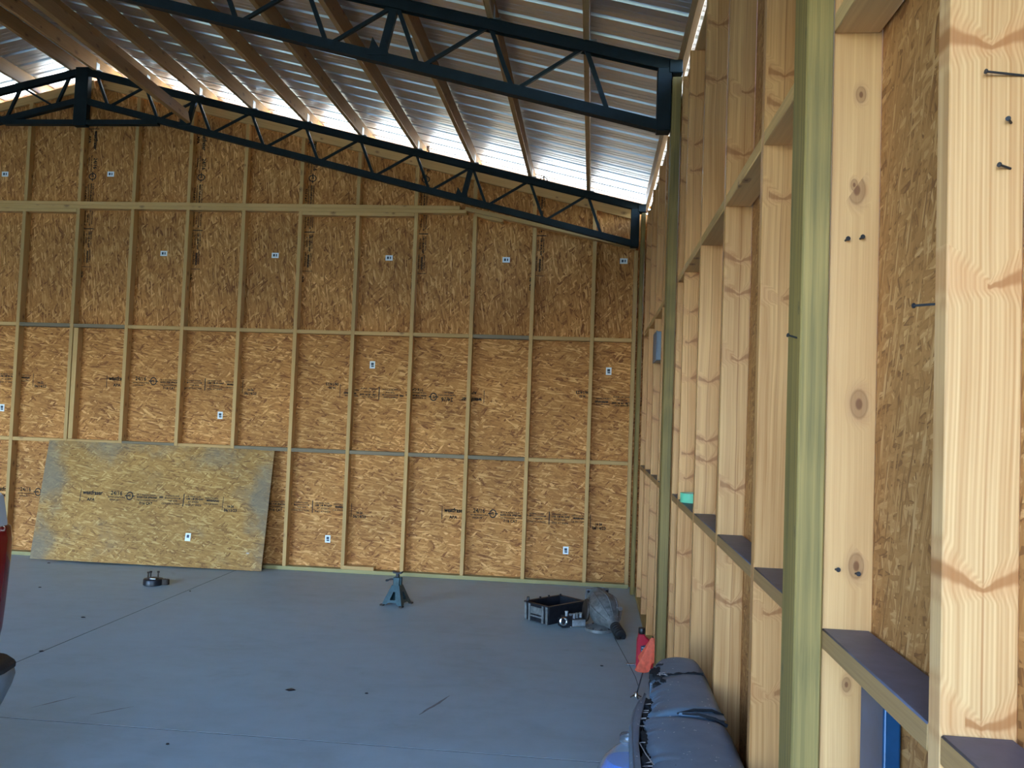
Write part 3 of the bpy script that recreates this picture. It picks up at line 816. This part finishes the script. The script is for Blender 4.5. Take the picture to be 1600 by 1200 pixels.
for q in (A_ + ux * .02 + uy * .01, A_ + uy * .17, A_ + uy * .27, D_ - uy * .02 + ux * .02):
    MB().cyl(q + Z * H, q + Z * (H + .02), .008, n=8).build('bolt', BLACKM, p)
MB().cyl(A_ + ux * .022 + uy * .012 + Z * (H + .01), A_ + ux * .022 + uy * .012 + Z * (H + .042), .013, .010, n=10).build('plug', RUBBER, p, .002)
tag(p, 'open black cast tray with bolted rim on the floor left of the gearbox', 'engine part')
# valve block with bright fittings lying against the tray
v = empty('valve_block', (-.10, 6.66, 0))
VM = Matrix.Translation((-.11, 6.71, 0)) @ Matrix.Rotation(math.atan2(uy.y, uy.x) - R(22), 4, 'Z')
def vadd(m, name, mat, bevel=.002):
    m.v = [tuple(VM @ Vector(q)) for q in m.v]; return m.build(name, mat, v, bevel)
vadd(MB().box((-.015, -.05, .034), (.20, .09, .06)).box((-.06, -.05, .075), (.07, .07, .03)), 'body', BLACKM, .004)
vadd(MB().box((.025, -.10, .04), (.11, .012, .045)), 'cover_plate', ALUM_L)
vadd(MB().box((.015, -.108, .012), (.14, .02, .012)), 'bright_rail', CHROME)
for k, (x, y, z) in enumerate([(-.07, -.07, .09), (-.03, -.06, .066), (.0, -.06, .066), (.03, -.05, .066), (.065, -.04, .066)]):
    vadd(MB().cyl((x, y, z), (x, y, z + .03), .011, n=12).cyl((x, y, z + .03), (x, y, z + .038), .015, n=6), 'fitting', ALUM_L, 0)
vadd(MB().lathe([(.026, 0), (.034, .004), (.034, .014), (.026, .018), (.020, .012), (.020, .004), (.026, 0)], (-.105, -.085, .055), (0, -1, .1), 20, cap=False), 'ring', CHROME, 0)
tag(v, 'dark valve block with bright fittings between the cast tray and the gearbox', 'engine part')

# gearbox
g_ = empty('gearbox', (.12, 6.7, 0))
P0, P1 = Vector((.095, 6.86, .188)), Vector((.235, 6.47, .064)); ax = (P1 - P0); L = ax.length; ax.normalize()
prof = [(.05, -.03), (.088, -.028), (.092, -.01), (.088, .0), (.090, .04), (.102, .08), (.120, .14), (.126, .20), (.114, .26), (.082, .32), (.056, .37), (.046, .40), (.044, .425), (.03, .43)]
m = MB().lathe(prof, P0, ax, 28)
o = m.build('case', ALUM, g_, smooth=True)
# ribs and lugs on the case
side = ax.cross(Vector((0, 0, 1))).normalized(); upv = side.cross(ax).normalized()
m = MB()
for a in (20, 55, 90, 125, 160):
    d = side * math.cos(R(a)) + upv * math.sin(R(a))
    pts = [P0 + ax * h + d * (r + .003) for r, h in prof[4:11]]
    m.tube(pts, .006, 6)
m.build('rib', ALUM, g_, smooth=True)
MB().box((P0 + ax * -.02 + upv * .035), (.195, .02, .085), Matrix((side, ax, upv)).transposed()).build('end_flange', ALUM, g_, .006)
for s in (-1, 1):
    c = P0 + ax * -.034 + side * s * .08 + upv * .06
    MB().cyl(c - ax * .004, c + ax * .03, .011, n=10).build('bolt', BLACKM, g_)
m = MB().bar(P0 + ax * .12 + upv * .085 - side * .05, P0 + ax * .30 + upv * .07 - side * .075, .05, .03, tuple(upv)); m.build('bright_bracket', ALUM_L, g_, .006)
m = MB().lathe([(.050, -.012), (.086, -.010), (.092, .0), (.086, .012), (.050, .014)], (.010, 6.74, .115), (-1, -.25, .1), 26).build('side_flange', RUST, g_, smooth=True)
m = MB().lathe([(.09, .0), (.110, .004), (.110, .026), (.09, .034), (.06, .04)], (.115, 6.575, .0), (0, 0, 1), 26).build('bottom_flange', ALUM, g_, smooth=True)
for a in range(0, 360, 40):
    c = Vector((  .115 + .097 * math.cos(R(a)), 6.575 + .097 * math.sin(R(a)), .026)); MB().cyl(c, c + Vector((0, 0, .012)), .009, n=6).build('bolt', BLACKM, g_)
prof = [(.030, .0), (.040, .004)]
hh = .012
for k in range(5): prof += [(.043, hh), (.043, hh + .014), (.036, hh + .017), (.036, hh + .022)]; hh += .026
prof += [(.040, hh), (.038, hh + .006), (.022, hh + .006), (.018, hh - .01), (.0, hh - .01)]
E1 = P0 + ax * .418
o = MB().lathe(prof, E1, (ax + Vector((.0, 0, -.03))).normalized(), 24, cap=False).build('output_yoke', RUBBER, g_, smooth=True)
tag(g_, 'grimy cast aluminium gearbox with a black ribbed output end on the floor by the corner', 'gearbox')

# oil bottle
b_ = empty('oil_bottle', (.40, 5.65, 0))
def oil(x): return (x + .346)
poly = [(0.004, 0), (.108, 0), (.113, .008), (.114, .11), (.108, .165), (.09, .19), (.058, .214), (.055, .228), (.012, .228), (.010, .212), (.002, .19), (0, .01)]
inner = [(.012 + .82 * (x - .012) + .004, .008 + .955 * z) for x, z in poly]
m = MB()
rings = []
for yy, pl in ((5.618, inner), (5.628, poly), (5.668, poly), (5.678, inner)): rings.append([(oil(x), yy, z) for x, z in pl])
m.loft(rings); m.build('body', REDP, b_, .004, 2)
m = MB().lathe([(.021, 0), (.0225, .003), (.0225, .034), (.020, .038)], (oil(.034), 5.648, .229), n=24); m.build('cap', CAPB, b_, smooth=True)
m = MB().add([(oil(x), 5.6165, z) for x, z in ((.03, .05), (.085, .05), (.098, .15), (.07, .165), (.028, .155))], [(0, 1, 2, 3, 4)]); lb = m.build('label', LABEL, b_)
m = MB()
for k, (x0, x1, z) in enumerate(((.034, .078, .140), (.034, .07, .122), (.035, .075, .10), (.036, .064, .078))): m.add([(oil(x0), 5.616, z), (oil(x1), 5.616, z), (oil(x1), 5.616, z + .007), (oil(x0), 5.616, z + .007)], [(0, 1, 2, 3)])
m.build('print', ZINC, lb)
tag(b_, 'red plastic oil bottle with black cap on the floor beside the right wall', 'bottle')

# rod with feet, rag hung over its top
r_ = empty('marker_rod', (.316, 5.05, 0))
MB().cyl((.316, 5.05, .004), (.407, 5.06, .36), .0042, n=10).build('rod', BLACKM, r_, smooth=True)
m = MB()
for a in (20, 110, 200, 290): m.bar((.316, 5.05, .02), (.316 + .035 * math.cos(R(a)), 5.05 + .035 * math.sin(R(a)), .003), .005, .005)
m.build('foot', RUST, r_)
MB().lathe([(.012, 0), (.012, .022), (.006, .028)], (.317, 5.05, .003), n=12).build('socket', CHROME, r_, smooth=True)
tag(r_, 'thin dark rod standing on the floor, holding up the orange red rag', 'rod')
def rag():
    m = MB(); n = 40; rows = 12; top = Vector((.404, 5.055, .352)); P = []; F = []
    for k in range(rows):
        f = k / (rows - 1)
        for i in range(n):
            a = 2 * PI * i / n
            fold = 1 + .62 * math.sin(5 * a + 1.1 + f) * f + .22 * math.sin(9 * a) * f
            rad = (.006 + .074 * f ** .75 - .010 * f * f) * fold
            drop = (.165 + .03 * math.sin(2 * a + .6) + .018 * math.sin(5 * a)) * f
            P.append((top.x + rad * math.cos(a) * 1.0 + .004 * f, top.y + rad * math.sin(a) * .7, top.z + .004 - drop))
    for k in range(rows - 1):
        for i in range(n): F.append((k * n + i, k * n + (i + 1) % n, (k + 1) * n + (i + 1) % n, (k + 1) * n + i))
    F.append(tuple(range(n)))
    m.add(P, F)
    return m
o = rag().build('rag', CLOTH, None, 0, 2, True, 1); q = o.modifiers.new('thickness', 'SOLIDIFY'); q.thickness = .0012
tag(o, 'orange red rag hanging in folds from the top of the thin rod', 'rag')
o = MB().cyl((.285, 5.70, .0065), (.40, 5.705, .0065), .0065, n=14).build('chrome_bar', CHROME, None, .001, 1, True)
tag(o, 'short bright chrome bar lying on the floor by the red bottle', 'bar')

# dark vinyl bench with torn edge
s_ = empty('vinyl_bench', (.37, 2.6, 0))
def interp(tab, y):
    tab = sorted(tab)
    if y <= tab[0][0]: return tab[0][1]
    for (a, va), (b, vb) in zip(tab, tab[1:]):
        if y <= b: return va + (vb - va) * (y - a) / (b - a)
    return tab[-1][1]
XR = [(1.9, .452), (3.10, .455)]
XT = [(1.9, .185), (2.20, .19), (2.35, .193), (2.45, .183), (2.615, .193), (2.70, .207), (2.80, .226), (2.87, .236), (2.93, .226), (3.0, .238), (3.08, .245)]
ZT = .712
rnd = random.Random(3)
def pad(name, y0, y1, xr, xt, ztop, rows, jag, crease0=0., crease1=0., skew0=0., skew1=0.):
    m = MB(); rings = []; ncol = 22
    for k in range(rows):
        f = k / (rows - 1)
        yb0 = y0 + (y1 - y0) * f
        xl = interp(xt, yb0) if not callable(xt) else xt(yb0)
        xl += (rnd.random() - .5) * jag
        xrr = interp(xr, yb0) if not callable(xr) else xr(yb0)
        row = []
        for i in range(ncol):
            g = i / (ncol - 1)
            x = xl + (xrr - xl) * g
            y = yb0 + (skew0 * (1 - f) + skew1 * f) * (g - .5)
            z = ztop + .016 * (1 - (2 * g - 1) ** 2) - .03 * max(0, (g - .86) / .14) ** 2 - .008 * max(0, (.08 - g) / .08)
            e0 = math.exp(-(f * (y1 - y0) / .022) ** 2); e1 = math.exp(-((1 - f) * (y1 - y0) / .022) ** 2)
            z -= crease0 * e0 * min(1, .35 + g) + crease1 * e1
            row.append((x, y, z))
        # skirt down the wall side, lip on the torn side
        row = [(xl + .004, row[0][1], row[0][2] - .012)] + row + [(xrr + .002, row[-1][1], row[-1][2] - .06), (xrr + .002, row[-1][1], .12)]
        rings.append(row)
    # end skirts
    r0 = [(x, y, min(z, ztop - .05)) for x, y, z in rings[0]]; r1 = [(x, y + .004, min(z, ztop - .09)) for x, y, z in rings[-1]]
    rings = [r0] + rings + [r1]
    m.loft(rings, closed=False)
    return m.build(name, VINYL, s_, 0, 2, True)
# near pad, far pad, rounded end
pad('cushion', 1.92, 2.672, XR, XT, ZT, 70, .013, 0, .022, 0, -.03)
pad('cushion', 2.668, 3.075, XR, XT, ZT + .006, 44, .014, .03, .004, .09, .10)
def headl(y):
    f = min(1, max(0, (y - 3.06) / .275)); return .246 + .10 * (1 - math.sqrt(max(0, 1 - f ** 2.2)))
def headr(y):
    f = min(1, max(0, (y - 3.06) / .275)); return .457 - .045 * (1 - math.sqrt(max(0, 1 - f ** 3)))
pad('rounded_end', 3.045, 3.33, headr, headl, ZT + .004, 26, .004, .022, .05, .10, .0)
# dart lip across the near pad on the wall side
m = MB(); P = []; n = 16
for i in range(n + 1):
    f = i / n; x = .30 + .147 * f; yc_ = 2.663 + .052 * f; w = .004 + .040 * f
    P.append([(x, yc_ - w, ZT + .012 - .010 * f), (x, yc_ - w * .4, ZT + .019 - .02 * f ** 2), (x, yc_ + w * .35, ZT + .018 - .02 * f ** 2), (x, yc_ + w * .7, ZT + .002 - .01 * f)])
m.loft(P, closed=False); m.build('tuck', VINYL, s_, 0, 2, True)
m = MB()
pts = [(.295, 2.660, ZT + .017), (.35, 2.690, ZT + .021), (.41, 2.720, ZT + .013), (.446, 2.736, ZT - .006)]
m.tube(pts, [.002, .0045, .005, .006], 6); pts = [(.31, 2.656, ZT + .018), (.36, 2.655, ZT + .020), (.41, 2.652, ZT + .010), (.446, 2.649, ZT - .008)]
m.tube(pts, [.002, .004, .005, .006], 6); m.build('dark_seam', TORN, s_)
m = MB(); m.tube([(.246 + .011 * k, 3.028 + .0045 * k + .006 * rnd.random(), ZT + .010 + .006 * math.sin(PI * k / 19) - (.02 if k > 17 else 0)) for k in range(18)], [.004 + .006 * rnd.random() for k in range(18)], 7)
m.build('torn_seam', TORN, s_)
# dark foam core under the pads
fo = lambda y: .045 if y < 2.72 else (.03 if y < 2.82 else (.012 if y < 2.92 else -.01))
m = MB().loft([[(.30, y, .05), (.435, y, .05), (.435, y, ZT - .06), (interp(XT, y) + .0, y, ZT - .06), (interp(XT, y) - fo(y), y, ZT - .03), (interp(XT, y) - fo(y), y, ZT - .09), (.30, y, .42)] for y in (1.93, 2.2, 2.4, 2.6, 2.7, 2.8, 2.88, 2.95, 3.05, 3.20)])
m.build('foam_core', TORN, s_)
MB().box((.37, 2.55, .026), (.14, 1.2, .052)).build('base_rail', BLACKM, s_)
# boxing strip on the room side
m = MB(); rings = []
for y, x0, x1 in ((1.92, .13, .158), (2.10, .132, .160), (2.297, .135, .162), (2.45, .139, .165), (2.589, .144, .176), (2.70, .158, .190), (2.80, .180, .204), (2.88, .205, .215)):
    rings.append([(x0 + .016, y, .40), (x0 + .001, y, ZT - .05), (x0, y, ZT - .012), (x0 + .003, y, ZT - .002), (x0 + .008, y, ZT + .002), (x1 - .008, y, ZT + .004), (x1, y, ZT), (x1, y, ZT - .03), (x1 + .004, y, .40)])
m.loft(rings); m.build('side_strip', VINYL, s_, 0, 2, True)
m = MB().tube([(.140, 1.93, ZT + .001), (.141, 2.30, ZT + .002), (.146, 2.45, ZT + .002), (.151, 2.59, ZT + .002), (.165, 2.70, ZT + .002), (.187, 2.80, ZT + .001)], .0035, 8); m.build('welt', VINYL, s_, smooth=True)
# torn patches and fibres
def patch(cx, cy, rx, ry, z, n=26, name='torn_patch', mat=TORN):
    P = []
    for i in range(n):
        a = 2 * PI * i / n; q = .55 + .6 * rnd.random()
        P.append((cx + rx * q * math.cos(a), cy + ry * q * math.sin(a), z))
    m = MB(); m.add(P + [(x, y, z - .02) for x, y, z in P], [tuple(range(n))] + [(i, (i + 1) % n, n + (i + 1) % n, n + i) for i in range(n)])
    return m.build(name, mat, s_)
patch(.262, 3.075, .022, .045, ZT + .014); patch(.275, 3.13, .03, .035, ZT + .012); patch(.30, 3.19, .03, .014, ZT + .014); patch(.268, 3.03, .014, .02, ZT + .018); patch(.258, 2.955, .016, .022, ZT + .014); patch(.28, 2.98, .012, .018, ZT + .02); patch(.305, 3.06, .04, .009, ZT + .019)
patch(.222, 2.80, .022, .06, ZT - .004); patch(.205, 2.69, .018, .06, ZT - .004); patch(.185, 2.50, .010, .08, ZT - .004); patch(.18, 2.33, .014, .06, ZT - .004)
m = MB()
for k in range(9):
    y = 2.25 + .62 * rnd.random(); x = interp(XT, y) + .002 * rnd.random()
    d = Vector((-.018 - .012 * rnd.random(), .012 * (rnd.random() - .5), -.002)); m.tube([(x, y, ZT - .002), tuple(Vector((x, y, ZT - .003)) + d)], [.0015, .0005], 5)
m.tube([(.168, 2.44, ZT), (.180, 2.36, ZT + .002), (.196, 2.29, ZT + .003)], .0018, 5)
for k in range(7):
    y = 3.05 + .04 * rnd.random(); m.tube([(.262 + .05 * rnd.random(), y, ZT + .018), (.262 + .05 * rnd.random(), y - .02, ZT + .02)], .0018, 5)
m.build('torn_fibre', FIBRE, s_)['kind'] = 'stuff'
tag(s_, 'long slate blue vinyl bench with a torn edge along the right wall', 'bench')

# clear jug
jg = empty('plastic_jug', (.182, 3.22, 0))
prof = [(.105, .0), (.118, .008), (.120, .06), (.116, .07), (.120, .08), (.120, .16), (.116, .17), (.120, .18), (.120, .26), (.110, .315), (.082, .365), (.045, .40), (.026, .415), (.024, .43)]
o = MB().lathe(prof, (.175, 3.22, .001), n=36, cap=False).lathe([(.0, .0), (.105, .0)], (.175, 3.22, .001), n=36, cap=False).build('shell', CLEAR, jg, smooth=True)
q = o.modifiers.new('thickness', 'SOLIDIFY'); q.thickness = .0015
MB().lathe([(.0, .003), (.112, .003), (.114, .25), (.105, .305), (.075, .355), (0, .357)], (.175, 3.22, .001), n=30, cap=False).build('blue_liquid', BLUELIQ, jg, smooth=True)['label'] = 'blue contents'
MB().lathe([(.029, .42), (.030, .424), (.030, .445), (.026, .450)], (.175, 3.22, .001), n=20).build('cap', CLEAR, jg, smooth=True)
tag(jg, 'clear plastic jug with blue contents on the floor beside the torn bench', 'jug')

# on and in the right wall
o = MB().lathe([(.042, 0), (.052, 0), (.052, .046), (.042, .046), (.042, 0)], (.506, 4.36, 1.2385), n=36, cap=False)
tr = empty('tape_roll', (.506, 4.21, 1.2385)); o.v = [(x, y - .13, z) for x, y, z in o.v]; o.build('tape', TAPE, tr, smooth=True)
c = MB().lathe([(.039, .001), (.0418, .001), (.0418, .045), (.039, .045), (.039, .001)], (.506, 4.23, 1.2385), n=36, cap=False); c.build('core', CARD, tr, smooth=True)
tag(tr, 'mint green tape roll on a lower block of the right wall', 'tape')
e_ = empty('electrical_box', (.49, 6.24, 2.1))
MB().box((.505, 6.20, 2.185), (.101, .30, .21)).build('box', BOXG, e_, .004)
MB().box((.452, 6.20, 2.185), (.006, .31, .22)).build('cover', BOXG, e_, .002)
MB().cyl((.503, 6.14, 1.2385), (.503, 6.14, 2.08), .012, n=12).build('conduit', ZINC, e_, smooth=True)
tag(e_, 'grey electrical box in the stud bay past the middle green post', 'electrical box')
bl = empty('blue_bar', (.54, 1.585, 0))
o = MB().box((.536, 1.583, .606), (.030, .125, 1.13)); o.build('bar', BLUEP, bl, .004)
tag(bl, 'blue painted steel bar standing in the stud bay under the nearest block', 'bar')

# crumbs on the slab
for i, (x, y, s) in enumerate([(-1.684, 4.769, .026), (-3.502, 5.162, .014), (-3.774, 6.031, .016), (-3.461, 7.092, .010), (-4.736, 6.904, .014), (-1.973, 3.895, .010), (.122, 5.639, .009), (-5.376, 7.953, .018), (-1.242, 4.793, .008)]):
    m = MB(); n = 7; rr = random.Random(i + 40)
    P = [(x + s * (.5 + .6 * rr.random()) * math.cos(2 * PI * k / n) * 1.5, y + s * (.5 + .6 * rr.random()) * math.sin(2 * PI * k / n), .001) for k in range(n)]
    m.loft([P, [(x + .6 * (px - x), y + .6 * (py - y), .006) for px, py, _ in P]])
    o = m.build('chip', BLACKM); lab = ['flat black scrap on the open floor at lower centre', 'dark chip lying on the long floor joint', 'dark chip left of the long floor joint', 'tiny dark chip on the floor right of the wheel hub', 'dark chip on the floor at far left', 'small dark chip on the near slab', 'small dark chip left of the red bottle', 'dark chip at the foot of the leaning board', 'tiny pale chip at the middle of the floor'][i]
    tag(o, lab.replace('tiny pale chip', 'tiny dark chip'), 'debris')
for (xa, ya), (xb, yb), w_ in (((-.876, 4.518), (-.765, 4.858), .022), ((-2.9, 4.22), (-2.78, 4.42), .012), ((-2.55, 4.18), (-2.40, 4.34), .012)):
    P = []; n = 10; rr = random.Random(int(ya * 1000)); d = Vector((xb - xa, yb - ya, 0)); q = Vector((-d.y, d.x, 0)).normalized()
    for sd_ in (1, -1):
        for k in (range(n + 1) if sd_ > 0 else range(n, -1, -1)):
            f = k / n; P.append(tuple(Vector((xa, ya, .0007)) + d * f + q * sd_ * w_ * .5 * math.sin(PI * (.06 + .88 * f)) * (.5 + .8 * rr.random())))
    m = MB().add(P, [tuple(range(len(P)))]); m.build('scuff_mark', SCUFF, bpy.data.objects['floor'])['label'] = 'dark scuff mark'
# hairline crack running from the bottle towards the gearbox
pts = [(.345, 5.23), (.335, 5.45), (.312, 5.67), (.285, 5.9), (.245, 6.25), (.228, 6.40)]
m = MB()
for (xa, ya), (xb, yb) in zip(pts, pts[1:]): m.box(((xa + xb) / 2, (ya + yb) / 2, .0004), (.0035, math.hypot(xb - xa, yb - ya), .0008), Euler((0, 0, -math.atan2(xb - xa, yb - ya))))
tag(m.build('trim_2', JOINT), kind='structure')

# ------------------------------------------------------------------ pickup at the left edge, tail towards the back wall
t = empty('pickup_truck', (-3.05, .4, 0))
TX = -2.108; TW = 1.86; xL = TX - TW
def tb(name, mat, mbuf, bevel=.0, sm=False): return mbuf.build(name, mat, t, bevel, 3, sm)
# bed sides and floor
def side_prof(): return [(.0, .50), (.0, .86), (.012, 1.0), (.014, 1.18), (-.006, 1.275), (-.04, 1.30), (-.10, 1.30), (-.10, .50)]
for sgn, X in ((1, TX), (-1, xL)):
    rings = [[(X + sgn * dx, y, z) for dx, z in side_prof()] for y in (.95, 1.2, 2.0, 2.55, 2.82)] + [[(X + sgn * (dx - .004), 2.86, z) for dx, z in side_prof()]]
    m = MB().loft(rings); tb('bed_side', TRUCKW, m, .006)
tb('bed_floor', BUMPG, MB().box((TX - TW / 2, 1.9, .62), (TW - .16, 1.9, .05)))
tb('tailgate', TRUCKW, MB().box((TX - TW / 2, 2.84, .95), (TW - .30, .06, .62)), .012)
# tail lights wrap the rear corners
for sgn, X in ((1, TX), (-1, xL)):
    rings = []
    for z, b in ((.735, -.012), (.76, .004), (.80, .012), (.90, .020), (1.0, .026), (1.08, .030), (1.12, .030), (1.165, .022), (1.178, .0)):
        rings.append([(X + sgn * (-.13), 2.875, z), (X + sgn * (-.03), 2.892, z), (X + sgn * (b - .014), 2.880, z), (X + sgn * (b - .002), 2.86, z), (X + sgn * b, 2.82, z), (X + sgn * (b - .004), 2.72, z), (X + sgn * (b - .02), 2.66, z), (X + sgn * (-.10), 2.68, z)])
    o = MB().loft(rings).build('tail_light', TAILR, t, 0, 2, True)
# bumper with step pad
poly = []
def bump_out(z_in):
    o_ = .004 - z_in
    return [(xL - o_ , 2.72), (TX + o_ - .02, 2.72), (TX + o_, 2.76), (TX + o_, 2.90), (TX + o_ - .02, 2.985), (TX + o_ - .08, 3.03), (xL - o_ + .08, 3.03), (xL - o_ + .02, 2.985), (xL - o_, 2.90), (xL - o_, 2.76)]
m = MB().loft([[(x, y, z) for x, y in bump_out(k)] for z, k in ((.42, .085), (.48, .05), (.56, .012), (.60, .0), (.625, .006))]); tb('bumper', BUMPG, m, .006)
m = MB().loft([[(x, y, z) for x, y in bump_out(k)] for z, k in ((.622, .002), (.640, .0), (.652, .010), (.656, .03))]); tb('step_pad', BPAD, m, .003)
# cab, hood and chassis
for sgn, X in ((1, TX), (-1, xL)):
    pass
cabp = [(-2.55, .50), (.92, .50), (.92, 1.30), (.80, 1.34), (.72, 1.86), (.5, 1.90), (-.45, 1.90), (-.62, 1.86), (-1.15, 1.34), (-2.35, 1.20), (-2.55, 1.05)]
m = MB().loft([[(TX - .0 - d - (.14 if z > 1.32 else 0), y, z) for y, z in cabp] for d in (.02,)] + [[(xL + d + (.14 if z > 1.32 else 0), y, z) for y, z in cabp] for d in (.02,)]); tb('cab', TRUCKW, m, .03)
for sgn, X in ((1, TX), (-1, xL)):
    P = [(-.95, 1.36), (.66, 1.36), (.58, 1.80), (-.50, 1.80)]
    m = MB().loft([[(X - sgn * (.145 if z > 1.5 else .06), y, z) for y, z in P], [(X - sgn * (.165 if z > 1.5 else .08), y, z) for y, z in P]]); tb('side_window', GLASS, m)
m = MB().box((TX - TW / 2, .86, 1.60), (TW - .45, .02, .40), Euler((R(9), 0, 0))); tb('rear_window', GLASS, m)
m = MB().box((TX - TW / 2, -.90, 1.61), (TW - .4, .02, .62), Euler((R(-45), 0, 0))); tb('windscreen', GLASS, m)
tb('chassis', BLACKM, MB().box((TX - TW / 2, .2, .46), (1.0, 5.0, .14)))
for X in (TX - .13, xL + .13):
    for y in (1.95, -1.6):
        m = MB().lathe([(.20, -.12), (.34, -.12), (.37, -.09), (.375, 0), (.37, .09), (.34, .12), (.20, .12)], (X, y, .375), (1, 0, 0), 36); o = tb('wheel', TYRE, m, 0, True)
        m = MB().lathe([(.0, .09), (.12, .10), (.19, .125), (.205, .115), (.205, -.115), (.0, -.115)], (X, y, .375), (1 if X > -3 else -1, 0, 0), 30, cap=False); m.build('rim', ALUM_L, o, smooth=True)
tag(t, 'pale pickup truck with red tail light, its rear bumper showing at the left edge', 'truck')

# ------------------------------------------------------------------ light
w = bpy.data.worlds.new('world'); sc.world = w; w.use_nodes = True
nt = w.node_tree; nt.nodes.clear()
wo = nt.nodes.new('ShaderNodeOutputWorld'); bg = nt.nodes.new('ShaderNodeBackground'); sky = nt.nodes.new('ShaderNodeTexSky')
sky.sky_type = 'NISHITA'; sky.sun_disc = False; sky.sun_elevation = R(50); sky.sun_rotation = R(0); sky.air_density = 1.0; sky.dust_density = 1.2; sky.ozone_density = 1.2
tint = nt.nodes.new('ShaderNodeMix'); tint.data_type = 'RGBA'; tint.blend_type = 'MULTIPLY'; tint.inputs[0].default_value = 1.; tint.inputs[7].default_value = (.80, .94, 1.15, 1)
nt.links.new(sky.outputs[0], tint.inputs[6]); nt.links.new(tint.outputs[2], bg.inputs[0]); bg.inputs[1].default_value = .75
nt.links.new(bg.outputs[0], wo.inputs[0])
sun = bpy.data.lights.new('sun', 'SUN'); sun.energy = 9.5; sun.angle = R(.6); sun.color = (1., .95, .86)
so = bpy.data.objects.new('sun', sun); COL.objects.link(so)
so.rotation_euler = Vector((.25, -.75, -.9)).to_track_quat('-Z', 'Y').to_euler()    # from beyond the back wall

# ------------------------------------------------------------------ camera
f_, yaw_, pit, roll, cz = 1300., .0962733, .0410594, .0365200, 1.62434
cy, sy = math.cos(yaw_), math.sin(yaw_); cp, sp = math.cos(pit), math.sin(pit); cr_, sr = math.cos(roll), math.sin(roll)
Rv = Vector((cy, sy, 0)); Fh = Vector((-sy, cy, 0)); Fv = cp * Fh + sp * Vector((0, 0, 1)); Uv = -sp * Fh + cp * Vector((0, 0, 1))
X = cr_ * Rv + sr * Uv; Y = -sr * Rv + cr_ * Uv; Zc = -Fv
cam = bpy.data.cameras.new('camera'); cam.sensor_width = 36.; cam.lens = f_ / 1600. * 36.; cam.clip_end = 300; cam.clip_start = .05
co = bpy.data.objects.new('camera', cam); COL.objects.link(co)
M = Matrix((X, Y, Zc)).transposed().to_4x4(); M.translation = (0, 0, cz); co.matrix_world = M
sc.camera = co
vs = sc.view_settings; vs.view_transform = 'Standard'; vs.look = 'None'; vs.gamma = 1.; vs.use_curve_mapping = False; vs.exposure = 2.5
sc.cycles.max_bounces = 10; sc.cycles.diffuse_bounces = 6; sc.cycles.glossy_bounces = 5; sc.cycles.transmission_bounces = 6
sc.cycles.sample_clamp_indirect = 8.
